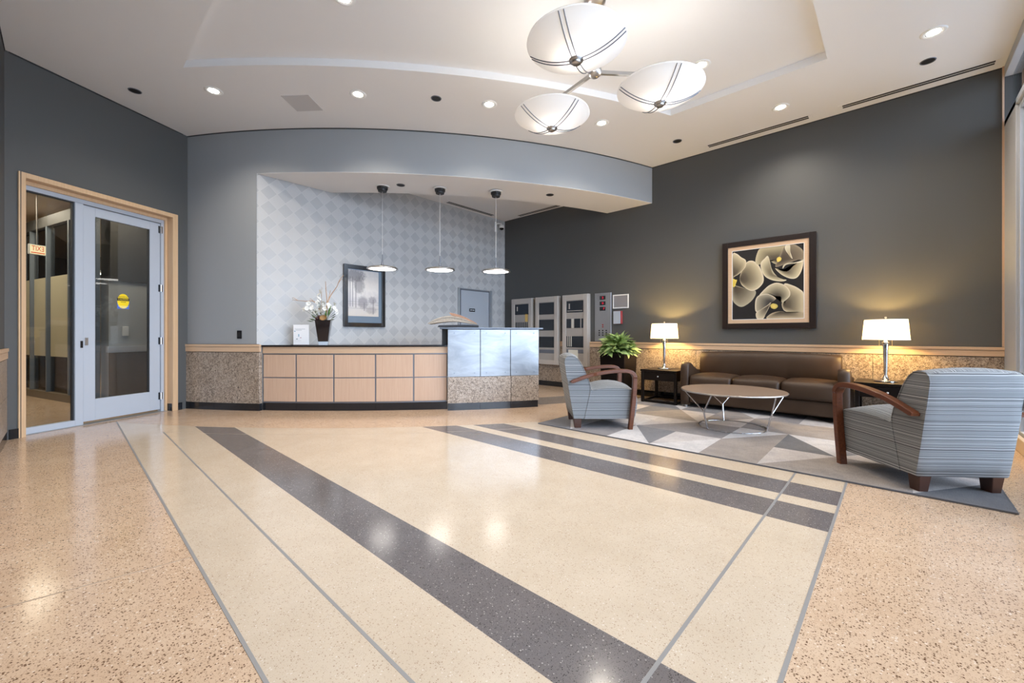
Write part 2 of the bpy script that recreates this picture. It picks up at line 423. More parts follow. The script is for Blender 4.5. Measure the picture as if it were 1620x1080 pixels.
def rail(name, x, sgn, y0, y1):
    o = struct(name)
    g = lambda d, z0, z1, nm, m: MB().box(min(x, x + sgn * d), max(x, x + sgn * d), y0, y1, z0, z1).build(nm, m, o, .002, 1)
    g(.010, .768, .776, 'shadow_gap', M['alu_dark']); g(.030, .776, .838, 'rail_board', M['maple_h']); g(.036, .841, .872, 'rail_cap', M['maple_h'])
    g(.028, .838, .841, 'rail_groove', M['alu_dark']); g(.012, .872, .876, 'top_shadow_gap', M['alu_dark'])
    return o
rail('trim_1', XR, -1, -.80, YB); rail('trim_2', XL, 1, -.80, 6.05)
def baseboard(name, x, sgn, y0, y1, step=.6):
    o = struct(name); n = round((y1 - y0) / step)
    for i in range(n):
        a, b = y0 + (y1 - y0) * i / n, y0 + (y1 - y0) * (i + 1) / n
        MB().box(min(x, x + sgn * .02), max(x, x + sgn * .02), a + .001, b - .001, 0, .095).build('base_tile', M['base'], o)
baseboard('baseboard_right', XR, -1, -.80, YB); baseboard('baseboard_left', XL, 1, -.80, 6.1)
# thin maple strip where the right wall ends at the window
S_(MB().box(XR - .022, XR, YW, YW + .014, .876, ZC).build('trim_3', M['maple_v']), 'thin maple strip at the window end of the dark wall')

# wallpapered wall behind the desk
def wallpaper():
    m = mat('diamond_wallpaper', lin(.36, .38, .40), .42); nt, b = nodes(m)
    g = N(nt, 'NewGeometry'); sx = N(nt, 'SeparateXYZ'); nt.links.new(g.outputs['Position'], sx.inputs[0])
    u = math_(nt, 'DIVIDE', math_(nt, 'SUBTRACT', sx.outputs[0], 1.845), .21); v = math_(nt, 'DIVIDE', math_(nt, 'SUBTRACT', sx.outputs[2], 2.29), .205)
    def dia(u, v):
        fu = math_(nt, 'ABSOLUTE', math_(nt, 'SUBTRACT', u, math_(nt, 'ROUND', u))); fv = math_(nt, 'ABSOLUTE', math_(nt, 'SUBTRACT', v, math_(nt, 'ROUND', v)))
        return math_(nt, 'ADD', fu, fv)
    d1 = dia(u, v); dark = math_(nt, 'LESS_THAN', d1, .475)
    d2 = dia(math_(nt, 'ADD', u, .5), math_(nt, 'ADD', v, .5)); lite = math_(nt, 'LESS_THAN', d2, .475)
    st = math_(nt, 'SINE', math_(nt, 'MULTIPLY', sx.outputs[0], 420)); st = math_(nt, 'MULTIPLY', math_(nt, 'ADD', st, 1), .5)
    base = mixc(nt, lite, lin(.50, .50, .49), lin(.46, .46, .455)); base = mixc(nt, dark, base, lin(.385, .385, .39))
    base = mixc(nt, math_(nt, 'MULTIPLY', st, .35), base, lin(.54, .54, .53))
    nt.links.new(base, b.inputs['Base Color'])
    nt.links.new(math_(nt, 'ADD', math_(nt, 'MULTIPLY', dark, -.06), .55), b.inputs['Roughness'])
    nt.links.new(math_(nt, 'MULTIPLY', dark, .12), b.inputs['Metallic'])
    bump(nt, b, st, .08, .001); return m
M['wallpaper'] = wallpaper()
wall_back = S_(MB().box(1.70, XR + .1, YB, YB + .14, 0, ZC).build('wall_back', M['wallpaper']), 'diamond patterned wallpaper wall behind the desk')

# curved stub wall and fascia
aL = -math.acos((1.04 - AC[0]) / RF); aS = -math.acos((1.702 - AC[0]) / RF)
stub = S_(MB().prism(arc(RF, aL, aS, 10) + [(1.702, 6.4), (1.702, 7.3), (1.04, 7.3)], 0, ZC).build('wall_front', M['wall_mid']), 'mid grey curved wall between glass door and desk')
RB = 8.33
aR = a_at_x(RF, XR); bR = a_at_x(RB, XR); bS = -pi + math.asin((AC[1] - (YB)) / RB)
fas = MB().prism(arc(RF, aS, aR, 40) + [(AC[0] + RB * cos(bR), AC[1] + RB * sin(bR))][:0] + arc(RB, bR, bS, 40), 3.121, ZC)
fascia = S_(fas.build('wall_fascia', M['wall_mid']), 'curved mid grey fascia above the reception desk')
MB().prism(arc(RF - .002, aS, aR, 40) + arc(RB + .002, bR, bS, 40), 3.116, 3.121).build('soffit', M['ceiling'], fascia)
MB().prism(ring(RF, RF + .006, aL, aR, 50), ZC - .012, ZC).build('shadow_line', M['alu_dark'], fascia)
poly = arc(RB, bS, bR, 40) + [(XR, YB)]
S_(MB().prism(poly, 3.435, 3.50).build('ceiling_recess', M['ceiling']), 'recessed ceiling behind the soffit')
# shadow reveal along the tops of the flat walls
o = struct('trim_4'); MB().box(XR - .006, XR, YW, YB, ZC - .012, ZC).build('shadow_line', M['alu_dark'], o); MB().box(XL, XL + .006, YW, 6.2, ZC - .012, ZC).build('shadow_line', M['alu_dark'], o)

# left wall (slanted) with the door opening
wl = struct('wall_slanted', (P0[0], P0[1], 0), LROT, 'dark grey slanted wall around the glass door')
for s0, s1, z0, z1 in ((-1.4, .120, 0, ZC), (1.567, 6.5, 0, ZC), (.120, 1.567, 2.55, ZC)):
    MB().box(s0, s1, -.22, 0, z0, z1).build('wall_panel', M['wall_dark'], wl)
MB().box(.02, .075, 0, .018, 0, .095).build('base_tile', M['base'], wl); MB().box(1.60, 1.66, 0, .018, 0, .095).build('base_tile', M['base'], wl)
MB().box(0, 1.66, 0, .006, ZC - .012, ZC).build('shadow_line', M['alu_dark'], wl)

# granite, rail and base on the curved stub
def curve_run(parent, r, a0, a1, z0, z1, d, name, m, n=10, bev=0):
    return MB().prism(ring(r, r + d, a0, a1, n), z0, z1).build(name, m, parent, bev, 1)
ch = .055 / RF
curve_run(stub, RF, aL + .003, aS - .0006, .095, .765, .020, 'granite_panel', M['granite'])
curve_run(stub, RF - .03, aS - .0004, aS + .0062, .095, .765, .055, 'granite_return', M['granite'], 2, .003)
curve_run(stub, RF, aL + .002, aS + .0060, .765, .772, .012, 'shadow_gap', M['alu_dark'])
for z0, z1, d in ((.772, .836, .030), (.839, .870, .034)): curve_run(stub, RF, aL + .001, aS + .0070, z0, z1, d, 'rail_board', M['maple_h'], bev=.002)
curve_run(stub, RF, aL + .002, aS + .004, .836, .839, .026, 'rail_groove', M['alu_dark']); curve_run(stub, RF, aL + .002, aS + .004, .870, .874, .010, 'shadow_gap', M['alu_dark'])
for i in range(2):
    a0 = aL + (aS - aL) * i / 2; a1 = aL + (aS - aL) * (i + 1) / 2 + .0063 * i
    curve_run(stub, RF - .03, a0 + .0001, a1 - .0001, 0, .095, .054, 'base_tile', M['base'], 5)

# ------------------------------------------------------------------ window wall
ww = struct('wall_window')
MB().box(5.87, XR + .15, -.95, YW, 0, 3.14).build('pale_post', M['post'], ww, .003, 1)
MB().box(-.525, 5.87, -.93, YW - .005, 0, .055).build('sill_wall', M['alu'], ww)
MB().box(-.525, 6.5, -.95, YW, ZC - .10, ZC + .05).build('header', M['post'], ww, .003, 1)
sc = struct('trim_5'); MB().box(XL, 5.87, YW, -.765, 0, .12).build('sill_curb', mat('tan_stone', lin(.52, .40, .27), .35), sc, .004, 1)
MB().box(XL, 6.42, -.86, YW, 3.09, 3.14).build('transom_bar', M['alu'], ww)
wx = [5.87 - 1.249 * i for i in range(6)]
for i in range(5):
    x1, x0 = wx[i], wx[i + 1]; wd = struct('window_%d' % (i + 1))
    fr = MB()
    for a, b in ((x0, x0 + .035), (x1 - .035, x1)): fr.box(a, b, -.90, -.82, .055, 3.09)
    fr.box(x0 + .035, x1 - .035, -.90, -.82, .055, .13); fr.box(x0 + .035, x1 - .035, -.90, -.82, 3.04, 3.09)
    fr.build('window_frame', M['alu'], wd, .003, 1)
    gk = MB()
    for a, b in ((x0 + .035, x0 + .047), (x1 - .047, x1 - .035)): gk.box(a, b, -.875, -.845, .13, 3.04)
    gk.build('gasket', M['alu_dark'], wd)
    MB().box(x0 + .04, x1 - .04, -.865, -.857, .12, 3.05).build('pane', M['glass'], wd)
    MB().box(x0 + .02, x1 - .02, -.865, -.857, 3.14, ZC - .1).build('transom_pane', M['glass'], wd)
MB().box(5.87, XR, -.865, -.857, 3.14, ZC - .1).build('transom_pane', M['glass'], ww)
# outside
S_(MB().box(-12, 22, -30, -1.0, -.16, -.02).build('pavement', mat('concrete_paving', lin(.36, .36, .36), .8)), 'pavement outside the windows')
S_(MB().box(-2, 9, -2.2, -1.0, 3.95, 4.1).build('canopy', mat('canopy_soffit', lin(.42, .46, .52), .6)), 'canopy outside above the windows')

# ------------------------------------------------------------------ glass entrance door with sidelight
d1 = struct('door_1', (P0[0], P0[1], 0), LROT, 'blue grey glazed door with sidelight in a maple frame')
def dbox(s0, s1, d0, d1_, z0, z1, name, m, par=None, bev=.002):
    return MB().box(s0, s1, -d1_, -d0, z0, z1).build(name, m, par or d1, bev, 1)
dbox(1.547, 1.60, -.018, .0, 0, 2.58, 'casing', M['maple_c']); dbox(.076, .142, -.018, .0, 0, 2.58, 'casing', M['maple_c']); dbox(.142, 1.547, -.018, .0, 2.53, 2.58, 'casing', M['maple_c'])
dbox(1.582, 1.588, -.0185, -.017, 0, 2.58, 'casing_groove', M['alu_dark'], bev=0)
dbox(.122, .142, 0, .16, .095, 2.53, 'jamb', M['maple_c']); dbox(1.547, 1.567, 0, .16, 0, 2.53, 'jamb', M['maple_c']); dbox(.122, 1.567, 0, .16, 2.53, 2.55, 'jamb', M['maple_c'])
dbox(.122, .143, 0, .075, 0, .095, 'jamb_base', M['base'])
dbox(.142, .168, .075, .10, 0, 2.53, 'stop', M['maple_c']); dbox(1.52, 1.547, .075, .10, 0, 2.53, 'stop', M['maple_c']); dbox(.168, 1.52, .075, .10, 2.49, 2.53, 'stop', M['maple_c'])
F = M['alu']
dbox(.155, .202, .10, .16, 0, 2.50, 'frame_post', F); dbox(1.49, 1.535, .10, .16, 0, 2.50, 'frame_post', F); dbox(1.022, 1.095, .10, .17, 0, 2.445, 'mullion', F)
dbox(.202, 1.49, .10, .16, 2.445, 2.50, 'frame_head', F); dbox(1.095, 1.49, .10, .16, .0, .065, 'sidelight_sill', F)
dbox(1.095, 1.108, .118, .15, .065, 2.445, 'gasket', M['alu_dark'], bev=0); dbox(1.108, 1.49, .118, .15, 2.433, 2.445, 'gasket', M['alu_dark'], bev=0)
dbox(1.105, 1.492, .132, .138, .06, 2.44, 'sidelight_pane', M['glass_door'], bev=0)
dbox(.165, 1.53, .06, .20, -.004, .004, 'threshold', M['divider'], bev=0)
dbox(1.028, 1.05, .094, .10, .853, .93, 'card_reader', M['black'], bev=.001)
leaf = dbox(.905, 1.016, .112, .155, .03, 2.438, 'leaf', F)
leafp = leaf
for nm, a in (('stile', (.206, .33, .03, 2.438)), ('top_rail', (.33, .905, 2.335, 2.438)), ('bottom_rail', (.33, .905, .03, .27))):
    dbox(a[0], a[1], .112, .155, a[2], a[3], nm, F, leaf)
dbox(.325, .91, .130, .136, .265, 2.34, 'pane', M['glass_door'], leaf, 0)
for a in ((.33, .338, .27, 2.335), (.897, .905, .27, 2.335)): dbox(a[0], a[1], .118, .15, a[2], a[3], 'glazing_bead', M['alu_dark'], leaf, 0)
dbox(.974, 1.004, .104, .112, .880, .965, 'strike_plate', M['nickel'], leaf, .001)
for z in (2.36, 1.60, .918, .205):
    mb = MB(); mb.tube([(.204, -.100, z - .045), (.204, -.100, z + .045)], .011, 10); mb.box(.184, .228, -.111, -.099, z - .045, z + .045, 1)
    mb.build('hinge', [M['chrome'], M['alu_dark']], leaf)
# caution sticker on the glass
M['yellow'] = mat('caution_yellow', lin(.85, .62, .01), .45); M['blue'] = mat('sticker_blue', lin(.07, .15, .55), .45); M['ink'] = mat('black_ink', lin(.01, .01, .01), .5); M['wink'] = mat('white_ink', lin(.8, .85, .9), .5)
st = tag(MB().box(.553, .678, -.1295, -.1285, 1.31, 1.40).build('caution_sticker', M['blue'], d1), None)
mb = MB(); c = (.6155, 1.40)
mb.add([(c[0] + .0625 * cos(2 * pi * k / 40), -.1280, c[1] + .088 * sin(2 * pi * k / 40)) for k in range(40)], [tuple(range(39, -1, -1))]); mb.build('yellow_disc', M['yellow'], st)
MB().box(.551, .680, -.1279, -.1276, 1.405, 1.437).build('black_band', M['ink'], st)
RY = (pi / 2, 0, pi)
for s_, z, sz, m in (('AUTOMATIC', 1.451, .017, M['ink']), ('CAUTION', 1.421, .024, M['yellow']), ('DOOR', 1.389, .018, M['ink']), ('ACTIVATE SWITCH', 1.338, .0125, M['wink']), ('TO OPERATE', 1.322, .0125, M['wink'])):
    text('sticker_text', s_, sz, st, (.6155, -.1273, z), RY, m)

# ------------------------------------------------------------------ lobby beyond the door
M['lob_wall'] = paint('lobby_wall', lin(.42, .435, .44)); M['lob_brown'] = paint('lobby_brown', lin(.13, .10, .07)); M['lob_ceil'] = paint('lobby_ceiling', lin(.50, .41, .30)); M['mull'] = mat('dark_blue_grey_mullion', lin(.10, .12, .145), .5); M['lob_dark'] = paint('lobby_dark', lin(.05, .048, .045))
S_(MB().prism([LW(6.5, .2), LW(-1.4, .2), (2.2, 14.6), (-4.7, 14.6)], 2.92, 3.0).build('ceiling_lobby', M['lob_ceil']))
S_(MB().box(-4.7, 2.3, 14.45, 14.6, 0, 3).build('wall_lobby', M['lob_brown'])); S_(MB().box(2.1, 2.25, 6.5, 14.6, 0, 3).build('wall_lobby_side', M['lob_brown'])); S_(MB().box(-4.75, -4.6, 3.6, 14.6, 0, 3).build('wall_lobby_far', M['lob_brown']))
gw = struct('wall_grey_panel', (P0[0], P0[1], 0), LROT, 'grey lobby wall with a pale rail seen through the door')
MB().box(-2.2, -.06, -1.55, -1.40, 0, 1.78).build('panel', M['lob_wall'], gw); MB().box(-2.2, -.06, -1.55, -1.37, 1.78, 2.92).build('bulkhead', M['lob_dark'], gw)
MB().box(-2.2, -.02, -1.40, -1.35, .74, .83).build('pale_rail', M['alu'], gw, .004, 1); MB().box(-2.2, -.06, -1.40, -1.385, 0, .74).build('lower_panel', M['lob_brown'], gw)
sw = tag(MB().box(-.30, -.22, -1.40, -1.375, .98, 1.12).build('wall_phone', M['white'], None, .006, 2, loc=(P0[0], P0[1], 0), rotz=LROT), 'small pale wall box on the grey lobby wall behind the door glass', 'wall box')
# curved lobby glazing
gp = [(.27, 8.25), (.061, 8.919), (-.171, 9.703), (-.36, 10.35), (-.50, 10.9), (-.60, 11.5), (-.68, 12.2)]
gz = struct('window_6', label='curved glazed screen of the lobby beyond the door')
for i in range(len(gp) - 1):
    (xa, ya), (xb, yb) = gp[i], gp[i + 1]; L = hypot(xb - xa, yb - ya); an = atan2(yb - ya, xb - xa); mx = Matrix.Translation((xa, ya, 0)) @ Matrix.Rotation(an, 4, 'Z')
    MB().box(0, L, -.06, .06, 0, .11, mx=mx).build('curb', M['lob_brown'], gz); MB().box(0, L, -.05, .05, 2.68, 2.84, mx=mx).build('head', M['lob_dark'], gz)
    MB().box(.02, L - .02, -.004, .004, .11, 2.68, mx=mx).build('pane', M['glass_door'], gz)
    MB().box(.03, L - .03, 0.0045, .008, .66, 1.90, mx=mx).build('beige_band', M['pane_band'], gz)  # beige translucent band across the middle of each pane
    MB().box(-.022, .022, -.05, .05, .11, 2.68, mx=mx).build('mullion', M['mull'], gz, .003, 1); MB().box(.028, .075, -.02, .02, .11, 2.68, mx=mx).build('gasket', M['alu_dark'], gz)
# exit sign hung in the lobby, seen from behind
ex = thing('exit_sign', 'lit red lettered exit sign hanging in the lobby beyond the sidelight', 'exit sign', LW(.375, 2.0, 2.085), LROT)
MB().box(-.085, .085, -.035, .0, 0, .135).build('housing', M['white'], ex, .004, 1)
MB().box(-.08, .08, .0, .003, .006, .129).build('lit_face', M['exit_face'], ex)
text('lettering', 'EXIT', .095, ex, (0, .0045, .080), RY, M['exit_red'], sx=-.66); MB().box(-.07, .07, .003, .0045, .018, .030).build('red_bar', M['exit_red'], ex)
MB().tube([(0, -.018, .135), (0, -.018, .835)], .006, 8).build('stem', M['nickel'], ex)
for i, (x, y, z, L) in enumerate(((.40, 12.7, 2.30, .9), (-.45, 13.75, 2.30, .9))):
    t = thing('linear_light', ('slim white linear lamp hanging in the far lobby, nearer of two', 'slim white linear lamp hanging in the far lobby, farther of two')[i], 'linear light', (x, y, z), radians(-47))
    MB().box(-L / 2, L / 2, -.05, .05, .02, .08).build('body', M['white'], t); MB().box(-L / 2, L / 2, -.045, .045, .0, .02).build('diffuser', M['strip_light'], t)
    for sx_ in (-.35, .35): MB().tube([(sx_, 0, .08), (sx_, 0, .62)], .003, 6).build('cord', M['nickel'], t)
for p, w_, sz in (((-.9, 9.3, 2.9), 55, 1.6), ((-2.4, 7.6, 2.9), 45, 1.6), ((1.1, 11.4, 2.9), 90, 1.4), (LW(-.2, .75, 2.9), 16, .9)):  # unseen area lights without fixtures, added to brighten the lobby
    l_ = lamp('lobby_fill', 'AREA', p, w_, (1, .86, .66)); l_.data.shape = 'DISK'; l_.data.size = sz

# ------------------------------------------------------------------ reception desk
DR = RF - .03
def ang(px): return px
aD0 = aS + .0066; aD1 = math.atan2(4.331 - AC[1], 3.417 - AC[0])
desk = thing('reception_desk', 'curved maple reception desk with black countertop and grid of panels', 'desk', (0, 0, 0))
def desk_slab(r0, r1, a0, a1, z0, z1, name, m, bev=0):
    yw = YB - .003; b0 = -pi + math.asin((AC[1] - yw) / r0)
    return MB().prism(arc(r1, a0, a1, 24) + arc(r0, a1, b0, 24) + [(AC[0] + r1 * cos(a0) + .012, yw)], z0, z1).build(name, m, desk, bev, 1)
desk_slab(DR - .55, DR - .02, aD0, aD1, 0, .838, 'carcass', M['black_matt'])
curve_run(desk, DR - .02, aD0, aD1, .752, .838, .02, 'maple_band', M['maple_h'], 24, .001)
desk_slab(DR - .62, DR + .028, aD0 + .0003, aD1, .838, .861, 'countertop', M['black'], .002)
colx = [aD0, None, None, None, None, aD1]
from_px = lambda px_, Y: atan2((-(px_ - 810) / 654 * Y * .7330 + Y * .6803) - AC[1], ((px_ - 810) / 654 * Y * .6803 + Y * .7330) - AC[0])
edges = [aD0 + .0005, from_px(467, 5.41), from_px(527, 5.40), from_px(593.5, 5.42), from_px(654.5, 5.49), aD1]
rows = [(.112, .432), (.432, .742)]
for i in range(5):
    for z0, z1 in rows:
        curve_run(desk, DR - .02, edges[i] + .0011, edges[i + 1] - .0011, z0 + .007, z1 - .007, .020, 'maple_panel', M['maple_v'], 6, .0015)
for i in range(1, 5): curve_run(desk, DR - .022, edges[i] - .0015, edges[i] + .0015, .105, .748, .016, 'metal_strip', M['strip'], 1)
for z in (.108, .432, .747): curve_run(desk, DR - .022, aD0, aD1, z - .008, z + .008, .0165, 'metal_strip', M['strip'], 24)
be = [aD0] + edges[1:5] + [aD1]
for i in range(5): curve_run(desk, DR - .02, be[i] + .0001, be[i + 1] - .0001, 0, .098, .016, 'base_tile', M['base'], 5)

# stainless transaction counter
CR = 9.20
a0 = aD1; a1 = atan2(3.61 - AC[1], 4.442 - AC[0])
cnt = thing('service_counter', 'raised stainless steel fronted counter block on a granite base', 'counter')
curve_run(cnt, CR - .34, a0 + .0008, a1 - .0008, 0, 1.068, .322, 'core', M['black_matt'], 10)
ce = [a0, a0 + (a1 - a0) * .345, a0 + (a1 - a0) * .675, a1]
for i in range(3):
    p = curve_run(cnt, CR - .018, ce[i] + .0004, ce[i + 1] - .0004, .442, 1.066, .018, 'steel_panel', M['steel'], 6, .001)
    for f in (.2, .82):
        for z in (1.02, .49):
            a = ce[i] + (ce[i + 1] - ce[i]) * f; q = (AC[0] + (CR + .0008) * cos(a), AC[1] + (CR + .0008) * sin(a), z)
            mb = MB(); mx = Matrix.Translation(q) @ Matrix.Rotation(a, 4, 'Z') @ Matrix.Rotation(pi / 2, 4, 'Y')
            mb.add([mx @ Vector((.009 * cos(2 * pi * k / 12), .009 * sin(2 * pi * k / 12), zz)) for zz in (-.002, .003) for k in range(12)], [(k, (k + 1) % 12, (k + 1) % 12 + 12, k + 12) for k in range(12)] + [tuple(range(12, 24))])
            mb.build('bolt', M['strip'], p)
for i, (b0, b1) in enumerate(((a0, a0 + (a1 - a0) * .68), (a0 + (a1 - a0) * .68, a1))):
    curve_run(cnt, CR - .018, b0 + .0003, b1 - .0003, .095, .438, .016, 'granite_panel', M['granite'], 8, .001)
for i in range(3): curve_run(cnt, CR - .018, ce[i] + .0002, ce[i + 1] - .0014 * (i == 2) - .0002, 0, .095, .010, 'base_tile', M['base'], 5)
M['counter_top'] = mat('blue_grey_counter_top', lin(.10, .115, .14), .25, .3)
MB().prism(ring(CR - .40, CR + .022, a0 - .011, a1 + .006, 14), 1.072, 1.094).build('counter_top', M['counter_top'], cnt, .003, 2)
MB().prism(ring(CR - .36, CR - .14, a0 - .008, a0 + .0005, 3), .862, 1.072).build('end_support', M['black_matt'], cnt)

# ------------------------------------------------------------------ door in the wallpaper wall
d2 = struct('door_2', label='pale grey flush door in the wallpaper wall')
MB().box(5.11, 6.03, YB - .02, YB, 0, 1.905).build('casing', M['wall_mid'], d2, .002, 1)
M['door_grey'] = paint('pale_grey_door', lin(.36, .39, .43), .45)
MB().box(5.175, 5.92, YB - .012 - .012, YB - .0195, 0.01, 1.862).build('leaf', M['door_grey'], d2, .001, 1)
for x0, x1, z0, z1 in ((5.165, 5.93, 1.862, 1.888), (5.92, 5.945, 0, 1.888), (5.155, 5.175, 0, 1.888), (5.975, 5.985, 0, 1.905)):
    MB().box(x0, x1, YB - .027, YB - .02, z0, z1).build('door_stop', M['strip'], d2)
sg = MB().box(5.385, 5.535, YB - .030, YB - .024, 1.452, 1.512).build('door_plate', M['black'], d2, .012, 3)
for x0, x1 in ((5.405, 5.455), (5.465, 5.515)): MB().box(x0, x1, YB - .0308, YB - .0302, 1.477, 1.488).build('plate_lettering', M['wink'], sg)

# ------------------------------------------------------------------ wall art on the wallpaper
def misty():
    m = mat('misty_tree_print', lin(.6, .6, .6), .25); nt, b = nodes(m)
    g = N(nt, 'TexCoord'); s3 = N(nt, 'SeparateXYZ'); nt.links.new(g.outputs['Generated'], s3.inputs[0]); U, V = s3.outputs[0], s3.outputs[2]
    n1 = noise(nt, g.outputs['Generated'], 6, 5, .65); n2 = noise(nt, g.outputs['Generated'], 18, 4, .6)
    def blob(cx, cy, rx, ry):
        a = math_(nt, 'POWER', math_(nt, 'ABSOLUTE', math_(nt, 'DIVIDE', math_(nt, 'SUBTRACT', U, cx), rx)), 2.0)
        c_ = math_(nt, 'POWER', math_(nt, 'ABSOLUTE', math_(nt, 'DIVIDE', math_(nt, 'SUBTRACT', V, cy), ry)), 2.0)
        d = math_(nt, 'ADD', math_(nt, 'ADD', a, c_), math_(nt, 'MULTIPLY', math_(nt, 'SUBTRACT', n2, .5), 1.6))
        return ramp(nt, d, [(.35, lin(1, 1, 1)), (1.0, lin(0, 0, 0))])
    c = ramp(nt, math_(nt, 'ADD', V, math_(nt, 'MULTIPLY', math_(nt, 'SUBTRACT', n1, .5), .5)), [(.0, lin(.56, .50, .44)), (.35, lin(.50, .47, .47)), (.6, lin(.66, .62, .58)), (1, lin(.48, .47, .47))])
    for cx, cy, rx, ry, k in ((.20, .88, .42, .16, .75), (.36, .68, .20, .22, .6), (.48, .30, .20, .16, .55), (.80, .36, .16, .10, .5), (.75, .14, .22, .10, .4)):
        c = mixc(nt, math_(nt, 'MULTIPLY', blob(cx, cy, rx, ry), k), c, lin(.13, .125, .14))
    for x, y0, y1 in ((.07, .2, .85), (.15, .2, .85), (.25, .18, .8), (.82, .05, .38), (.52, .12, .3)):
        k = math_(nt, 'MULTIPLY', math_(nt, 'LESS_THAN', math_(nt, 'ABSOLUTE', math_(nt, 'SUBTRACT', U, x)), .014), math_(nt, 'MULTIPLY', math_(nt, 'GREATER_THAN', V, y0), math_(nt, 'LESS_THAN', V, y1)))
        c = mixc(nt, math_(nt, 'MULTIPLY', k, .7), c, lin(.15, .14, .16))
    for y in (.17, .31, .26):
        k = math_(nt, 'LESS_THAN', math_(nt, 'ABSOLUTE', math_(nt, 'SUBTRACT', V, y)), .006); c = mixc(nt, math_(nt, 'MULTIPLY', k, .4), c, lin(.2, .19, .2))
    nt.links.new(c, b.inputs['Base Color']); return m
art = thing('wall_art', 'black framed print of misty grey trees on the diamond wallpaper', 'picture', (3.2075, YB, 1.60))
hw, hh, fwd = .345, .478, .062
fr = MB()
for a in ((-hw, -hw + fwd, -hh, hh), (hw - fwd, hw, -hh, hh), (-hw + fwd, hw - fwd, hh - fwd, hh), (-hw + fwd, hw - fwd, -hh, -hh + fwd)): fr.box(a[0], a[1], -.045, 0, a[2], a[3])
fr.build('frame', M['black'], art, .004, 2)
MB().box(-hw + .05, hw - .05, -.026, -.004, -hh + .05, hh - .05).build('mount', mat('blue_grey_mount', lin(.15, .20, .26), .15), art)
MB().box(-hw + .064, hw - .115, -.028, -.0262, -hh + .165, hh - .075).build('print', misty(), art)

# ------------------------------------------------------------------ large flower painting
pt = thing('flower_painting', 'large dark framed painting of cream calla lilies above the sofa', 'picture', (XR, 1.2725, 1.689), -pi / 2)
# local: x to the viewer's right, -y out of the wall
W2, H2 = .545, .608
def frame(parent, w_, h_, t, d0, d1_, name, m, bev=.003):
    mb = MB()
    for a in ((-w_, -w_ + t, -h_, h_), (w_ - t, w_, -h_, h_), (-w_ + t, w_ - t, h_ - t, h_), (-w_ + t, w_ - t, -h_, -h_ + t)): mb.box(a[0], a[1], -d1_, -d0, a[2], a[3])
    return mb.build(name, m, parent, bev, 2)
frame(pt, W2, H2, .074, 0, .045, 'frame', mat('dark_brown_frame', lin(.016, .010, .009), .3))
frame(pt, W2 - .072, H2 - .072, .054, 0, .034, 'mat_border', M['maple_h'], .001)
frame(pt, W2 - .124, H2 - .124, .006, 0, .036, 'white_fillet', M['white'], 0)
cv = MB().box(-W2 + .12, W2 - .12, -.028, -.002, -H2 + .12, H2 - .12).build('canvas', mat('canvas_black', lin(.014, .013, .014), .4), pt)
# picture coordinates of the crop -> u,v by bilinear map
def uv(x, y):
    u = (x - 183) / (907 - 183); yt = 245 + (158 - 245) * u; yb = 928 + (915 - 928) * u
    return u, 1 - (y - yt) / (yb - yt)
def petal_mesh(outline, focus, cin, cout, rim, z):
    ow, oh = W2 - .128, H2 - .128
    pts = []
    for i in range(len(outline)):     # closed Catmull-Rom
        p0, p1, p2, p3 = (outline[(i + k - 1) % len(outline)] for k in range(4))
        for t in (0, .25, .5, .75):
            pts.append(tuple(.5 * (2 * p1[j] + (p2[j] - p0[j]) * t + (2 * p0[j] - 5 * p1[j] + 4 * p2[j] - p3[j]) * t * t + (-p0[j] + 3 * p1[j] - 3 * p2[j] + p3[j]) * t ** 3) for j in (0, 1)))
    def P(x, y):
        u, v = uv(x, y); u = min(1, max(0, u)); v = min(1, max(0, v)); return (-ow + 2 * ow * u, z, -oh + 2 * oh * v)
    ringf = [0, .3, .55, .75, .9, .97, 1.0]; vs = []; cs = []
    for f in ringf:
        for (x, y) in pts:
            vs.append(P(focus[0] + (x - focus[0]) * f, focus[1] + (y - focus[1]) * f))
            t = min(1, f / .9) ** 1.9; c = [cin[k] * (1 - t) + cout[k] * t for k in range(3)]
            if f >= .97: c = [rim[k] for k in range(3)]
            cs.append(c + [1])
    n = len(pts); fs = [(i * n + k, (i + 1) * n + k, (i + 1) * n + (k + 1) % n, i * n + (k + 1) % n) for i in range(len(ringf) - 1) for k in range(n)]
    me = bpy.data.meshes.new('petal'); me.from_pydata(vs, [], fs); at = me.color_attributes.new('Col', 'FLOAT_COLOR', 'POINT')
    for i, c in enumerate(cs): at.data[i].color = c
    me.materials.append(M['paintcol']); o = bpy.data.objects.new('painted_petal', me); COL.objects.link(o); o.parent = cv; return o
m = mat('oil_paint', lin(.5, .5, .5), .4); nt, b = nodes(m); at = N(nt, 'VertexColor', layer_name='Col'); nt.links.new(at.outputs[0], b.inputs['Base Color']); M['paintcol'] = m
cin, co_, rm = (.055, .042, .030), (.52, .44, .28), (.66, .58, .42)
dk, md = (.03, .024, .02), (.30, .25, .16)
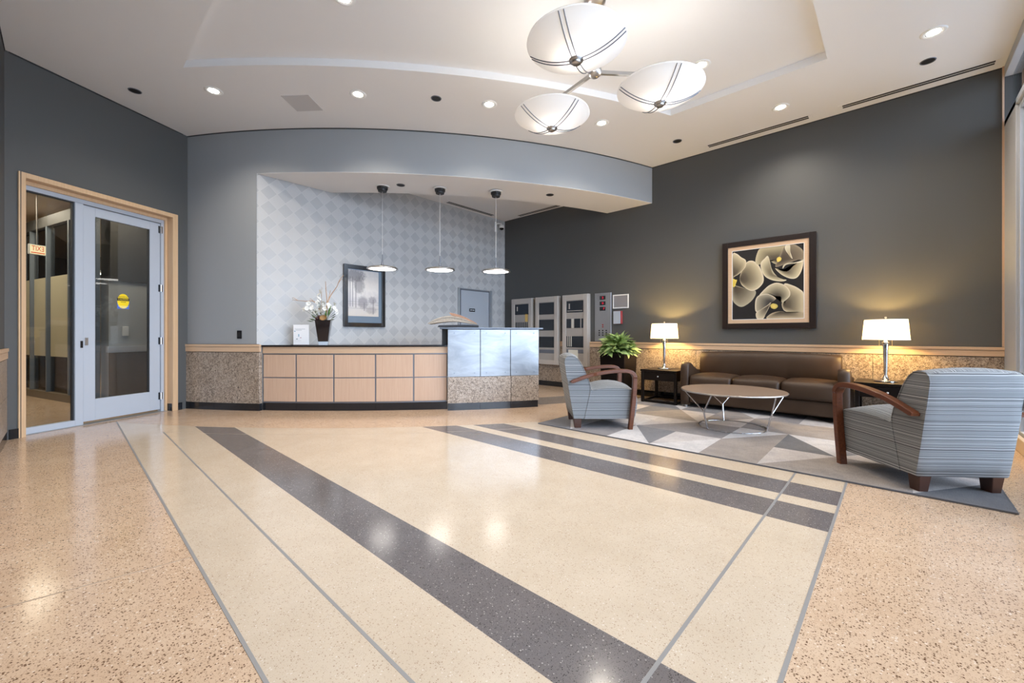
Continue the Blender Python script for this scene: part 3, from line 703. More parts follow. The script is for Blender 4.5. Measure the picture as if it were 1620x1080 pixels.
PET = [
 ([(183, 590), (240, 590), (310, 610), (435, 640), (400, 730), (300, 797), (230, 780), (183, 720)], (215, 600), cin, (.36, .31, .21), (.42, .37, .26)),
 ([(270, 480), (330, 360), (400, 335), (465, 380), (510, 470), (515, 550), (460, 615), (390, 638), (320, 605), (275, 560)], (270, 520), cin, co_, rm),
 ([(183, 280), (230, 265), (280, 300), (330, 330), (330, 390), (300, 430), (255, 470), (200, 500), (183, 520)], (200, 480), cin, co_, rm),
 ([(190, 520), (215, 525), (236, 530), (222, 565), (215, 590), (190, 598)], (205, 560), (.60, .42, .06), (.75, .60, .12), (.5, .36, .08)),
 ([(432, 350), (450, 260), (490, 208), (600, 190), (720, 178), (735, 240), (700, 330), (640, 370), (560, 330), (470, 375)], (640, 330), cin, (.42, .36, .22), (.5, .43, .28)),
 ([(735, 180), (800, 170), (850, 190), (900, 240), (907, 320), (850, 330), (780, 350), (640, 400), (660, 330), (700, 240)], (690, 330), cin, (.20, .16, .11), (.30, .25, .17)),
 ([(735, 182), (775, 172), (780, 250), (800, 318), (765, 280), (730, 220)], (778, 300), (.35, .29, .18), (.70, .63, .46), (.74, .67, .52)),
 ([(485, 370), (530, 310), (560, 287), (580, 340), (600, 420), (640, 480), (700, 520), (745, 530), (700, 545), (600, 530), (520, 480)], (600, 470), (.16, .13, .08), (.60, .52, .34), rm),
 ([(632, 412), (700, 440), (760, 440), (820, 380), (900, 330), (890, 420), (850, 500), (790, 518), (700, 480)], (720, 420), cin, (.52, .45, .29), rm),
 ([(705, 410), (720, 375), (780, 355), (860, 345), (905, 322), (905, 345), (820, 365), (740, 378), (712, 412)], (720, 380), (.5, .44, .3), (.72, .65, .48), rm),
 ([(650, 310), (675, 296), (695, 310), (688, 335), (660, 350), (648, 335)], (670, 325), (.75, .56, .10), (.66, .50, .12), (.40, .30, .08)),
 ([(720, 570), (800, 585), (870, 625), (907, 680), (907, 855), (850, 870), (770, 860), (715, 830), (700, 760), (760, 690)], (720, 780), cin, (.52, .43, .27), rm),
 ([(550, 920), (590, 870), (680, 845), (780, 862), (907, 855), (907, 915), (720, 918)], (690, 850), cin, (.46, .37, .24), (.55, .46, .3)),
 ([(470, 690), (540, 610), (600, 570), (660, 558), (730, 585), (775, 640), (770, 700), (700, 755), (690, 700), (640, 690), (560, 670)], (650, 720), dk, (.50, .43, .28), rm),
 ([(430, 760), (450, 700), (500, 675), (570, 672), (640, 715), (600, 750), (520, 810), (440, 850)], (600, 760), (.02, .02, .025), (.38, .33, .23), rm),
 ([(440, 860), (500, 820), (560, 780), (590, 755), (575, 800), (540, 870), (510, 922), (450, 920)], (570, 790), cin, (.60, .50, .34), rm),
 ([(585, 785), (610, 765), (650, 775), (660, 800), (630, 822), (595, 812)], (622, 795), (.72, .55, .14), (.55, .42, .10), (.3, .24, .08)),
]
for i, (ol, fo, a, b_, r_) in enumerate(PET): petal_mesh(ol, fo, a, b_, r_, -.0285 - .00025 * i)

# ------------------------------------------------------------------ pendant lights over the desk
pn = [('pendant', (3.073, 5.381), 1.94, 'left disc pendant over the desk, in front of the misty print'), ('pendant', (3.672, 4.829), 1.932, 'middle disc pendant of the three over the desk'), ('pendant', (4.306, 4.32), 1.927, 'right disc pendant hanging above the stainless counter')]
proto = None
for nm, (x, y), z, lb in pn:
    if proto is None:
        proto = t = thing('pendant_light', lb, 'pendant lamp', (x, y, z), 0, 'disc pendants over the reception desk')
        r = .215; H = 3.116 - z
        MB().lathe([(.02, .055), (.06, .042), (.14, .03), (r - .01, .016), (r, .006), (r, -.004), (r - .03, -.006), (r - .03, .0), (.02, .002)], 48).build('disc', M['nickel'], t)
        MB().disc(r - .03, -.003, 40, up=False).build('diffuser', M['pend_disc'], t)
        MB().lathe([(.024, .05), (.016, .075), (.010, .13), (.007, .20), (.005, .205)], 16).build('stem', M['strip'], t)
        MB().tube([(0, 0, .2), (0, 0, H - .04)], .0022, 6).build('cord', M['white'], t)
        mb = MB().cyl(.060, .064, H - .075, H - .04, 24); mb.lathe([(.064, H - .045), (.074, H - .042), (.076, H - .012)], 24); mb.build('canopy', M['black_matt'], t)
        MB().cyl(.10, .10, H - .012, H - .001, 32).build('ceiling_rose', M['white'], t)
    else:
        t = copy_tree(proto); t.location = (x, y, z); t['label'] = lb
    lamp('pendant_lamp', 'SPOT', (x, y, z - .02), PEND_W, (1, .90, .78), None, .15, radians(150), .8)

# ------------------------------------------------------------------ chandelier
HUB = (2.95, 1.81)
chd = thing('chandelier', 'three bowl alabaster chandelier hanging from the ceiling tray', 'chandelier', (HUB[0], HUB[1], 0))
mb = MB().lathe([(.0, 3.11), (.03, 3.112), (.05, 3.13), (.058, 3.155), (.05, 3.18), (.02, 3.195)], 24); mb.build('hub', M['nickel'], chd)
MB().tube([(0, 0, 3.19), (0, 0, 3.72)], .014, 12).build('stem', M['nickel'], chd)
MB().lathe([(.0, 3.70), (.05, 3.702), (.085, 3.72), (.09, 3.745), (.09, ZT)], 32).build('canopy', M['nickel'], chd)
br, zr, zb = .34, 3.035, 2.918
def bowlz(q): # radius fraction -> height
    Rs = (br * br + (zr - zb) ** 2) / (2 * (zr - zb)); return zb + Rs - sqrt(Rs * Rs - (q * br) ** 2)
for k, adeg in enumerate((-162, -43, 77)):
    a = radians(adeg); cx, cy = .55 * cos(a), .55 * sin(a); pf = [(br * i / 12, bowlz(i / 12)) for i in range(13)]
    am = MB(); mx = Matrix.Rotation(a, 4, 'Z'); am.box(.04, .56, -.012, .012, 3.135, 3.165, mx=mx); am.build('arm', M['nickel'], chd, .002, 1)
    MB().tube([(cx, cy, 2.94), (cx, cy, 3.14)], .008, 8).build('bowl_rod', M['nickel'], chd)
    sh = MB(); sh.lathe([(max(r_, .0005), z_) for r_, z_ in pf] + [(br + .006, zr + .002), (br + .003, zr + .012)] + [(br - .006, zr + .006)], 56, (cx, cy, 0))
    bowl = sh.build('bowl', M['alabaster'], chd)
    for s_ in (0, 1, 2, 3):
        d = a + s_ * pi / 2; u = Vector((cos(d), sin(d), 0)); v = Vector((-sin(d), cos(d), 0))
        for off in (-.017, .017):
            pts = []
            for i in range(1, 13):
                q = i / 12; rr = hypot(q * br, 0); p = Vector((cx, cy, 0)) + u * (q * br * .999) + v * off
                rad = min(1, hypot(q * br, off) / br); pts.append((p.x, p.y, bowlz(rad) - .0045))
            MB().tube(pts, .0035, 6).build('strap', M['strip'], bowl)
    MB().lathe([(.0005, 2.892), (.03, 2.893), (.034, 2.902), (.034, 2.908), (.05, 2.912), (.052, 2.922), (.045, 2.928)], 24, (cx, cy, 0)).build('finial', M['nickel'], bowl)
    lamp('bowl_lamp', 'POINT', (HUB[0] + cx, HUB[1] + cy, 2.99), BOWL_W, (1, .94, .86), None, .03)

# ------------------------------------------------------------------ ceiling fittings
dl = [((1.104, 5.519), ZC, 'recessed downlight at the left end above the curved fascia'), ((2.221, 4.413), ZC, 'second downlight from the left along the curved fascia'), ((3.362, 3.483), ZC, 'third downlight along the fascia, left of the chandelier'),
      ((4.632, 2.741), ZC, 'downlight at the right end of the fascia row, right of the lowest bowl'), ((5.75, .998), ZC, 'downlight above the flower painting between the two slot vents'), ((5.251, -.248), ZC, 'downlight near the window corner beside a round black speaker'),
      ((.20, 3.6), ZC, 'downlight of the left row, nearer the glass door'), ((.20, 1.5), ZC, 'downlight of the left row, farther from the glass door'), ((1.55, -.25), ZC, 'downlight of the window row, farther from the armchair'), ((3.4, -.25), ZC, 'downlight of the window row, nearer the armchair by the window'),
      ((1.55, 3.32), ZT, 'downlight at the very top edge left inside the ceiling tray'), ((4.43, 1.462), ZT, 'downlight in the tray half behind the right chandelier bowl')]
proto = None
for (x, y), z, lb in dl:
    if proto is None:
        proto = t = thing('downlight', lb, 'downlight', (x, y, z), 0, 'recessed ceiling downlights')
        MB().lathe([(.055, -.002), (.066, -.007), (.080, -.008), (.088, -.004), (.09, -.0005)], 36).build('trim_ring', M['white'], t)
        MB().lathe([(.056, -.0025), (.050, -.0015)], 36).build('reflector', M['chrome'], t); MB().disc(.05, -.0015, 32, up=False).build('lens', M['lamp_disc'], t)
    else:
        t = copy_tree(proto); t.location = (x, y, z); t['label'] = lb
    lamp('downlight_beam', 'SPOT', (x, y, z - .03), DOWN_W, (1, .90, .78), None, .05, radians(138), .9)
for i, ((x, y), z, lb) in enumerate((((.513, 6.156), ZC, 'round black ceiling speaker above the glass door'), ((2.865, 3.838), ZC, 'round black ceiling speaker midway along the curved fascia'), ((5.778, 2.226), ZC, 'small round black ceiling speaker near the corner of the dark wall'), ((5.766, -.233), ZC, 'round black ceiling speaker beside the window end slot vent'),
                             ((3.217, 5.134), 3.116, 'round black cover in the soffit beside the left pendant'), ((4.979, 3.837), 3.116, 'round black cover in the soffit right of the right pendant'))):
    t = thing('ceiling_speaker', lb, 'ceiling speaker', (x, y, z), 0, 'round black ceiling speakers')
    MB().lathe([(.048, -.001), (.052, -.006), (.058, -.006), (.06, -.0005)], 28).build('rim', M['strip'], t); MB().disc(.05, -.003, 28, up=False).build('grille', M['black_matt'], t)
t = tag(MB().prism([(1.64, 5.075), (1.848, 4.833), (2.091, 5.032), (1.888, 5.282)], ZC - .006, ZC).build('access_panel', paint('grey_panel_paint', lin(.55, .53, .52)), None, .001, 1), 'flat grey square access panel in the ceiling over the desk', 'panel')
def diffuser(x0, x1, y0, y1, z, lb):
    t = thing('slot_vent', lb, 'air vent', ((x0 + x1) / 2, (y0 + y1) / 2, z), 0, 'black twin slot vents'); cx, cy = (x0 + x1) / 2, (y0 + y1) / 2
    MB().box(x0 - cx, x1 - cx, y0 - cy, y1 - cy, -.004, -.0005).build('plate', M['ceiling'], t)
    lx = (x1 - x0) < (y1 - y0)
    for k in (-1, 1):
        if lx: MB().box(k * .025 - .016, k * .025 + .016, y0 - cy + .04, y1 - cy - .04, -.006, -.003).build('slot', M['black_matt'], t)
        else: MB().box(x0 - cx + .04, x1 - cx - .04, k * .025 - .016, k * .025 + .016, -.006, -.003).build('slot', M['black_matt'], t)
diffuser(6.185, 6.29, .75, 2.0, ZC, 'black twin slot ceiling vent over the sofa'); diffuser(6.185, 6.29, -.76, .50, ZC, 'black twin slot ceiling vent nearest the window')
diffuser(4.72, 5.96, 5.98, 6.08, 3.435, 'black twin slot vent in the recess along the wallpaper wall'); diffuser(6.26, 6.36, 4.57, 5.70, 3.435, 'black twin slot vent in the recess along the dark wall')
t = thing('security_camera', 'small white dome security camera high in the wallpaper corner', 'camera', (6.2, YB, 3.27))
MB().box(-.09, -.05, -.02, 0, -.11, .09).build('back_plate', M['white'], t, .003, 1); mb = MB(); mb.tube([(-.07, -.02, .05), (-.04, -.06, .06), (.03, -.08, .06), (.04, -.08, .02)], .014, 10); mb.build('bracket', M['white'], t)
MB().lathe([(.0, .035), (.05, .03), (.055, .0), (.052, -.03)], 24, (.04, -.08, 0)).build('housing', M['white'], t); MB().lathe([(.045, -.03), (.04, -.05), (.02, -.066), (.0, -.07)], 24, (.04, -.08, 0)).build('dome', M['black'], t)
t = thing('wall_socket', 'small black socket plate on the grey wall left of the desk', 'socket', (AC[0] + RF * cos(from_px(385, 5.53)), AC[1] + RF * sin(from_px(385, 5.53)), .999), from_px(385, 5.53))
MB().box(0, .010, -.034, .034, -.055, .055).build('plate', M['black'], t, .006, 2); MB().box(.010, .013, -.016, .016, -.03, .03).build('insert', M['black_matt'], t)

# ------------------------------------------------------------------ wall equipment on the right wall
M['cab'] = mat('beige_cabinet', lin(.45, .41, .37), .45); M['cab_in'] = mat('cabinet_inner', lin(.36, .33, .30), .5); M['dkglass'] = mat('smoked_display', lin(.016, .020, .026), .12)
M['pale'] = mat('pale_label', lin(.7, .68, .6), .5); M['gold'] = mat('yellow_label', lin(.62, .42, .12), .5)
cabs = [(5.603, 1, 'grey fire alarm cabinet half hidden behind the counter, farthest of three'), (4.962, 2, 'middle grey alarm cabinet with three dark displays'), (4.305, 3, 'right grey alarm cabinet beside the steel elevator panel')]
for cy, kind, lb in cabs:
    t = thing('alarm_cabinet', lb, 'cabinet', (XR, cy, .42), -pi / 2, 'grey fire alarm cabinets'); w_ = .277; h_ = 1.313
    MB().box(-w_, w_, -.085, 0, 0, h_).build('housing', M['cab'], t, .004, 1)
    dr = MB(); o = .058
    for a in ((-w_ + .004, -w_ + .085, .004, h_ - .004), (w_ - .085, w_ - .004, .004, h_ - .004), (-w_ + .085, w_ - .085, h_ - .11, h_ - .004), (-w_ + .085, w_ - .085, .004, .09)): dr.box(a[0], a[1], -.105, -.0855, a[2], a[3])
    dr = dr.build('door', M['cab'], t, .003, 1)
    MB().box(-w_ + .085, w_ - .085, -.089, -.0852, .09, h_ - .11).build('inner_panel', M['cab_in'], t)
    def win(x0, x1, z0, z1, m=M['dkglass'], nm='display', d=.0945): return MB().box(x0, x1, -d, -.0885, z0, z1).build(nm, m, t, .001, 1)
    L, R_ = -w_ + .095, w_ - .095
    if kind == 2:
        win(L, R_, .97, 1.195); win(L, R_, .66, .87); win(L, R_, .33, .54); win(L, R_, .22, .29, M['strip'], 'vent_strip')
    elif kind == 3:
        s = win(L, R_, .985, 1.195); MB().box(L + .05, L + .075, -.0955, -.0945, 1.05, 1.15).build('card', M['cab'], t); MB().box(L + .02, R_ - .02, -.0955, -.0945, 1.01, 1.02).build('ledge', M['cab'], t)
        win(L, L + .10, .70, .87); win(L + .17, L + .30, .70, .87); win(L + .325, R_, .70, .87)
        for k in (.115, .14): win(L + k, L + k + .012, .70, .87, M['pale'], 'module_bar')
        win(L, R_, .345, .55)
        for k in (.025, .065, .10): win(L + k, L + k + .014, .36, .55, M['pale'], 'module_bar', .0955)
        win(L, R_, .24, .31, M['strip'], 'vent_strip'); win(L + .04, L + .25, .12, .30, M['pale'], 'paper_note', .0965)
    else:
        win(L, R_, .985, 1.195); win(L + .05, L + .075, 1.06, 1.15, M['cab'], 'card', .0955); win(R_ - .09, R_ - .02, .84, 1.0, M['gold'], 'yellow_tag')
        for k in range(7): win(L + .02 + k * .05, L + .045 + k * .05, .70, .83)
        win(L, R_, .36, .54)
    mb = MB(); mb.tube([(-w_ + .04, -.105, .62), (-w_ + .04, -.112, .62)], .012, 10); mb.build('lock', M['nickel'], dr)
ep = thing('elevator_panel', 'tall brushed steel elevator panel with three red displays', 'panel', (XR, 3.7705, .88), -pi / 2)
MB().box(-.1635, .1635, -.012, 0, 0, .85).build('plate', mat('dull_steel', lin(.42, .42, .43), .36, .9), ep, .002, 1)
for z, s_, dx in ((.765, '2', .0), (.668, '0', .0), (.572, '7', .02)):
    d = MB().box(-.062, .052, -.016, -.012, z - .034, z + .034).build('display', M['black'], ep); text('digit', s_, .05, d, (dx, -.0166, z), (pi / 2, 0, 0), M['led_red'], sx=1.3)
M['redmark'] = mat('red_mark', lin(.35, .04, .03), .4)
for x, z, m in [(0, .29, M['redmark']), (0, .255, M['redmark'])] + [(dx_, dz_, M['black_matt']) for dx_ in (-.07, 0, .07) for dz_ in (.19, .15, .11)]:
    mb = MB(); mb.tube([(x, -.011, z), (x, -.018, z)], .013, 12); mb.build('key_switch', m, ep)
nf = thing('framed_notice', 'small white framed grey notice right of the elevator panel', 'notice', (XR, 3.4285, 1.563), -pi / 2)
frame(nf, .145, .118, .018, 0, .018, 'frame', M['white'], .002); MB().box(-.13, .13, -.012, -.002, -.102, .102).build('notice_sheet', mat('grey_sheet', lin(.24, .23, .24), .3), nf)
fp = thing('fire_phone', 'small grey faced red box below the framed notice', 'wall box', (XR, 3.47, 1.29), -pi / 2)
MB().box(-.07, .075, -.034, 0, -.11, .11).build('red_body', mat('red_enamel', lin(.32, .02, .02), .35), fp, .004, 1); MB().box(-.080, .050, -.043, -.0345, -.108, .108).build('cover', M['alu'], fp, .003, 1)

# ------------------------------------------------------------------ rug
RX0, RX1, RY0, RY1, RZ = 3.59, 6.10, -.495, 2.925, .011
def rug_mat():
    m = mat('woven_rug', lin(.5, .5, .5), .95); nt, b = nodes(m); at = N(nt, 'VertexColor', layer_name='Col')
    v = objco(nt, world=True); n1 = noise(nt, v, 5, 5, .7, .5); wv = noise(nt, objco(nt, (6, 120, 1), True), 3, 3, .6); wv2 = noise(nt, objco(nt, (120, 6, 1), True), 3, 3, .6)
    c = mixc(nt, .75, at.outputs[0], ramp(nt, n1, [(.3, lin(.72, .72, .74)), (.7, lin(1.15, 1.13, 1.1))]), 'MULTIPLY')
    c = mixc(nt, .55, c, ramp(nt, wv, [(.35, lin(.7, .68, .66)), (.65, lin(1.15, 1.15, 1.15))]), 'MULTIPLY'); c = mixc(nt, .45, c, ramp(nt, wv2, [(.35, lin(.72, .7, .7)), (.65, lin(1.15, 1.15, 1.15))]), 'MULTIPLY')
    nt.links.new(c, b.inputs['Base Color']); bump(nt, b, noise(nt, v, 400, 2), .3, .003); return m
tones = {'L': (.44, .41, .395), 'W': (.50, .485, .48), 'T': (.27, .24, .22), 'M': (.22, .205, .205), 'G': (.165, .165, .175), 'D': (.125, .125, .132)}
def clip(poly, x0, x1, y0, y1):
    for ax, lim, sg in ((0, x0, 1), (0, x1, -1), (1, y0, 1), (1, y1, -1)):
        out = []
        for i in range(len(poly)):
            p, q = poly[i], poly[(i + 1) % len(poly)]; dp, dq = sg * (p[ax] - lim), sg * (q[ax] - lim)
            if dp >= 0: out.append(p)
            if dp * dq < 0:
                t = dp / (dp - dq); out.append((p[0] + (q[0] - p[0]) * t, p[1] + (q[1] - p[1]) * t))
        poly = out
        if len(poly) < 3: return []
    return poly
RP = [(3.60 + .637 * i, ) for i in range(6)]
def rpt(i, j): return (3.595 + .637 * i, (.78 if i % 2 == 0 else .355) + .86 * j)
cells = []
for i in range(-1, 5):
    for j in range(-3, 5):
        if i % 2 == 0:
            cells += [((i, j), (i + 1, j), (i + 1, j + 1)), ((i + 1, j + 1), (i, j), (i, j + 1))]
        else:
            cells += [((i + 1, j - 1), (i, j), (i + 1, j)), ((i, j), (i + 1, j), (i, j + 1))]
SAMP = [(3.73, 1.79, 'W'), (3.87, 1.76, 'G'), (3.89, 1.62, 'W'), (3.73, 1.43, 'W'), (4.16, 1.49, 'L'), (4.31, 1.77, 'M'), (4.35, 1.92, 'T'), (4.58, 1.68, 'M'), (3.74, 1.16, 'M'), (3.9, 1.11, 'T'), (3.81, 0.96, 'T'), (3.96, 0.92, 'G'), (4.23, 0.96, 'T'), (4.53, 0.85, 'T'), (4.51, 0.65, 'D'), (3.95, 0.69, 'L'), (4.1, 0.48, 'L'), (3.81, 0.58, 'T'), (4.66, 0.49, 'W'), (5.25, 0.58, 'T'), (5.64, 0.53, 'L'), (5.3, 0.7, 'T'), (5.28, 0.82, 'D'), (5.44, 0.95, 'D'), (5.26, 1.04, 'T'), (5.26, 1.26, 'L'), (5.08, 1.57, 'M'), (5.39, 1.85, 'L'), (5.09, 1.91, 'T'), (4.64, 1.05, 'W'), (4.76, 1.2, 'W'), (4.81, 1.43, 'M'), (3.48, 2.22, 'D'), (3.65, 2.52, 'W'), (3.72, 1.97, 'W'), (3.64, -0.01, 'T'), (3.64, -0.23, 'D'), (3.8, 0.12, 'L'), (3.87, -0.41, 'D'), (3.9, 0.24, 'T')]
rr = random.Random(3); vs = []; fs = []; cs = []
fixed = {((0, 0), (1, 0), (1, 1)): ('L', 'D'), ((1, 1), (0, 0), (0, 1)): ('D', 'T'), ((0, 1), (1, 1), (1, 2)): ('W', 'L')}
for c in cells:
    a, b_, d = (rpt(*q) for q in c)
    if c[1][0] == c[2][0]: apex, e0, e1 = a, b_, d
    elif c[0][0] == c[2][0]: apex, e0, e1 = b_, a, d
    else: apex, e0, e1 = d, a, b_
    md_ = ((e0[0] + e1[0]) / 2, (e0[1] + e1[1]) / 2); col = fixed.get(c) or rr.choice([('L', 'M'), ('W', 'T'), ('D', 'L'), ('G', 'T'), ('M', 'W'), ('T', 'G'), ('L', 'W'), ('G', 'L')])
    for tri, k in (((apex, e0, md_), col[0]), ((apex, md_, e1), col[1])):
        for sx_, sy_, tn in SAMP:
            sg_ = [(tri[(i + 1) % 3][0] - tri[i][0]) * (sy_ - tri[i][1]) - (tri[(i + 1) % 3][1] - tri[i][1]) * (sx_ - tri[i][0]) for i in range(3)]
            if min(sg_) >= 0 or max(sg_) <= 0: k = tn
        p = clip(list(tri), RX0, RX1, RY0, RY1)
        if p:
            ar = sum(p[i][0] * p[(i + 1) % len(p)][1] - p[(i + 1) % len(p)][0] * p[i][1] for i in range(len(p)))
            if ar < 0: p = p[::-1]
            o = len(vs); vs += [(x, y, RZ) for x, y in p]; fs.append(list(range(o, o + len(p)))); cs += [tones[k] + (1,)] * len(p)
o = len(vs); vs += [(x, y, z) for z in (.0018, RZ) for x, y in ((RX0, RY0), (RX1, RY0), (RX1, RY1), (RX0, RY1))]; cs += [(.16, .16, .17, 1)] * 8
fs += [[o, o + 1, o + 5, o + 4], [o + 1, o + 2, o + 6, o + 5], [o + 2, o + 3, o + 7, o + 6], [o + 3, o, o + 4, o + 7], [o + 3, o + 2, o + 1, o]]
me = bpy.data.meshes.new('rug'); me.from_pydata(vs, [], fs); at = me.color_attributes.new('Col', 'FLOAT_COLOR', 'POINT')
for i, c in enumerate(cs): at.data[i].color = c
me.materials.append(rug_mat()); rug = bpy.data.objects.new('rug', me); COL.objects.link(rug); tag(rug, 'grey and cream area rug patterned with large triangles', 'rug')
bd = MB()
for a in ((RX0 - .006, RX0, RY0 - .006, RY1 + .006), (RX1, RX1 + .006, RY0 - .006, RY1 + .006), (RX0, RX1, RY0 - .006, RY0), (RX0, RX1, RY1, RY1 + .006)): bd.box(a[0], a[1], a[2], a[3], .0018, RZ + .001)
bd.build('binding', mat('rug_binding', lin(.10, .10, .11), .9), rug)

# ------------------------------------------------------------------ armchairs
def fabric():
    m = mat('striped_upholstery', lin(.4, .4, .4), .75); nt, b = nodes(m)
    t = N(nt, 'TexCoord'); s3 = N(nt, 'SeparateXYZ'); nt.links.new(t.outputs['Object'], s3.inputs[0])
    g = N(nt, 'NewGeometry'); gz_ = N(nt, 'SeparateXYZ'); nt.links.new(g.outputs['Normal'], gz_.inputs[0]); top = math_(nt, 'GREATER_THAN', gz_.outputs[2], .72)
    cc = N(nt, 'Mix'); cc.data_type = 'FLOAT'; nt.links.new(top, cc.inputs[0]); nt.links.new(s3.outputs[2], cc.inputs[2]); nt.links.new(s3.outputs[1], cc.inputs[3])
    cv_ = N(nt, 'CombineXYZ'); nt.links.new(cc.outputs[0], cv_.inputs[0])
    wob = noise(nt, t.outputs['Object'], 7, 2); nt.links.new(math_(nt, 'MULTIPLY', wob, .012), cv_.inputs[1])
    n1 = N(nt, 'TexNoise', noise_dimensions='1D'); n1.inputs['Scale'].default_value = 120; n1.inputs['Detail'].default_value = 3; n1.inputs['Roughness'].default_value = .75
    nt.links.new(math_(nt, 'ADD', cc.outputs[0], math_(nt, 'MULTIPLY', wob, .006)), n1.inputs['W'])
    c = ramp(nt, n1.outputs[0], [(.30, lin(.025, .024, .025)), (.39, lin(.065, .065, .07)), (.45, lin(.140, .147, .152)), (.58, lin(.168, .175, .18)), (.66, lin(.40, .40, .39))])
    nt.links.new(c, b.inputs['Base Color']); bump(nt, b, n1.outputs[0], .25, .004)
    if 'Sheen Weight' in b.inputs: b.inputs['Sheen Weight'].default_value = .15
    return m
M['fabric'] = fabric()
def smooth_path(pts, k=4):
    out = []
    for i in range(len(pts) - 1):
        p0 = pts[max(i - 1, 0)]; p1 = pts[i]; p2 = pts[i + 1]; p3 = pts[min(i + 2, len(pts) - 1)]
        for t in [q / k for q in range(k)]:
            out.append(tuple(.5 * (2 * p1[j] + (p2[j] - p0[j]) * t + (2 * p0[j] - 5 * p1[j] + 4 * p2[j] - p3[j]) * t * t + (-p0[j] + 3 * p1[j] - 3 * p2[j] + p3[j]) * t ** 3) for j in range(len(p1))))
    out.append(tuple(pts[-1])); return out
def make_chair(label, loc, rz):
    t = thing('armchair', label, 'armchair', loc, rz, 'striped armchairs with bentwood arms'); hw = .275
    back = [(.004, .100), (-.034, .31), (-.068, .53), (-.092, .70), (-.085, .735), (-.06, .757), (-.02, .764), (.015, .754), (.05, .728), (.092, .663), (.13, .575), (.162, .50), (.18, .43), (.178, .377), (.117, .100)]
    prof = smooth_path(back[:-1], 2) + [back[-1]]
    secs = []
    for i, y in enumerate([-hw, -hw + .012, -.2, -.1, 0, .1, .2, hw - .012, hw]):
        u = y / hw; sh = .0 if abs(u) < .99 else .010
        up = .022 * (1 - u * u)
        cx = sum(p[0] for p in prof) / len(prof); cz = sum(p[1] for p in prof) / len(prof)
        q = []
        for x, z in prof:
            xx, zz = x + (cx - x) * sh * 6 * .6, z + (cz - z) * sh * 1.5
            if z > .6: zz += up * (z - .6) / .16
            if x > 0 and z > .36: xx += .015 * (1 - u * u)
            q.append((xx, y, max(.1, zz)))
        secs.append(q)
    MB().loft(secs).build('backrest', M['fabric'], t)
    seat = [(.12, .1), (.18, .385), (.20, .405), (.30, .42), (.45, .425), (.58, .418), (.635, .40), (.668, .355), (.675, .25), (.655, .13), (.64, .1)]
    prof = smooth_path(seat, 2); secs = []
    for y in [-hw, -hw + .012, -.2, -.1, 0, .1, .2, hw - .012, hw]:
        u = y / hw; q = []
        for x, z in prof:
            zz = z + (.055 * (1 - u * u) * max(0, 1 - ((x - .42) / .27) ** 2) if z > .37 else 0)
            s_ = .006 if abs(u) > .99 else 0
            q.append((x + (-s_ if x > .5 else 0), y, zz - (s_ if z > .3 else 0)))
        secs.append(q)
    MB().loft(secs).build('seat', M['fabric'], t)
    MB().tube([(x, sgn * (hw + .001), z) for sgn in (1,) for x, z in back[2:]], .004, 6).build('piping', M['fabric'], t)
    MB().tube([(x, -(hw + .001), z) for x, z in back[2:]], .004, 6).build('piping', M['fabric'], t)
    path = smooth_path([(-.03, .492), (.06, .525), (.17, .562), (.30, .590), (.43, .606), (.54, .608), (.60, .594), (.632, .555), (.636, .50), (.632, .40), (.618, .25), (.600, .10), (.588, .0)], 4)
    for sgn in (-1, 1):
        yc = sgn * .305; secs = []
        for i, (x, z) in enumerate(path):
            a = path[max(i - 1, 0)]; b_ = path[min(i + 1, len(path) - 1)]; d = Vector((b_[0] - a[0], 0, b_[1] - a[1])).normalized(); nrm = Vector((-d.z, 0, d.x))
            th = .016 + .006 * min(1, i / len(path) * 1.3); wy = .026 + (.006 if .2 < i / len(path) < .6 else 0)
            if i == 0: th *= .6
            P = Vector((x, yc, z)) - nrm * th * .0
            secs.append([P + nrm * th + Vector((0, wy, 0)), P - nrm * th + Vector((0, wy, 0)), P - nrm * th - Vector((0, wy, 0)), P + nrm * th - Vector((0, wy, 0))])
        secs[-1] = [Vector((p[0], p[1], 0)) for p in secs[-1]]
        MB().loft(secs, 0, False).build('arm', M['cherry'], t, .005, 2)
        mb = MB(); cxl, cyl_ = .048, sgn * .215
        top_ = [(cxl + dx * .044, cyl_ + dy * .036, .105) for dx, dy in ((-1, -1), (1, -1), (1, 1), (-1, 1))]; bt = [(cxl + dx * .034 + .004, cyl_ + dy * .028, 0) for dx, dy in ((-1, -1), (1, -1), (1, 1), (-1, 1))]
        mb.loft([bt, top_], 0, False); mb.build('leg', M['leg_wood'], t, .003, 1)
    return t
make_chair('striped armchair with bentwood arms beside the steel counter', (3.833, 2.675, RZ), radians(-47))
make_chair('striped armchair with bentwood arms near the window, its back to us', (3.794, -.307, RZ), radians(39.5))

# ------------------------------------------------------------------ sofa
def leather():
    m = mat('brown_leather', lin(.055, .030, .018), .46); nt, b = nodes(m); v = objco(nt)
    bump(nt, b, noise(nt, v, 180, 3, .6), .10, .002); c = ramp(nt, noise(nt, v, 3, 3), [(.3, lin(.038, .021, .012)), (.7, lin(.050, .029, .017))]); nt.links.new(c, b.inputs['Base Color']); return m
M['leather'] = leather(); M['leather'].node_tree.nodes['Principled BSDF'].inputs['Specular IOR Level'].default_value = .32
so = thing('sofa', 'three seat brown leather sofa against the granite wainscot', 'sofa', (5.75, 1.268, RZ), 0)   # local x towards the wall
yl, yr = .908, -.908
MB().rbox((.33, 0, .145), (.30, .80, .085), .02).build('base', M['leather'], so, weld=True)
for i, yc in enumerate((.53, 0, -.53)):
    MB().rbox((.265, yc, .335), (.272, .264, .105), .045, .03, .02).build('seat_cushion', M['leather'], so, weld=True)
mb = MB(); secs = []
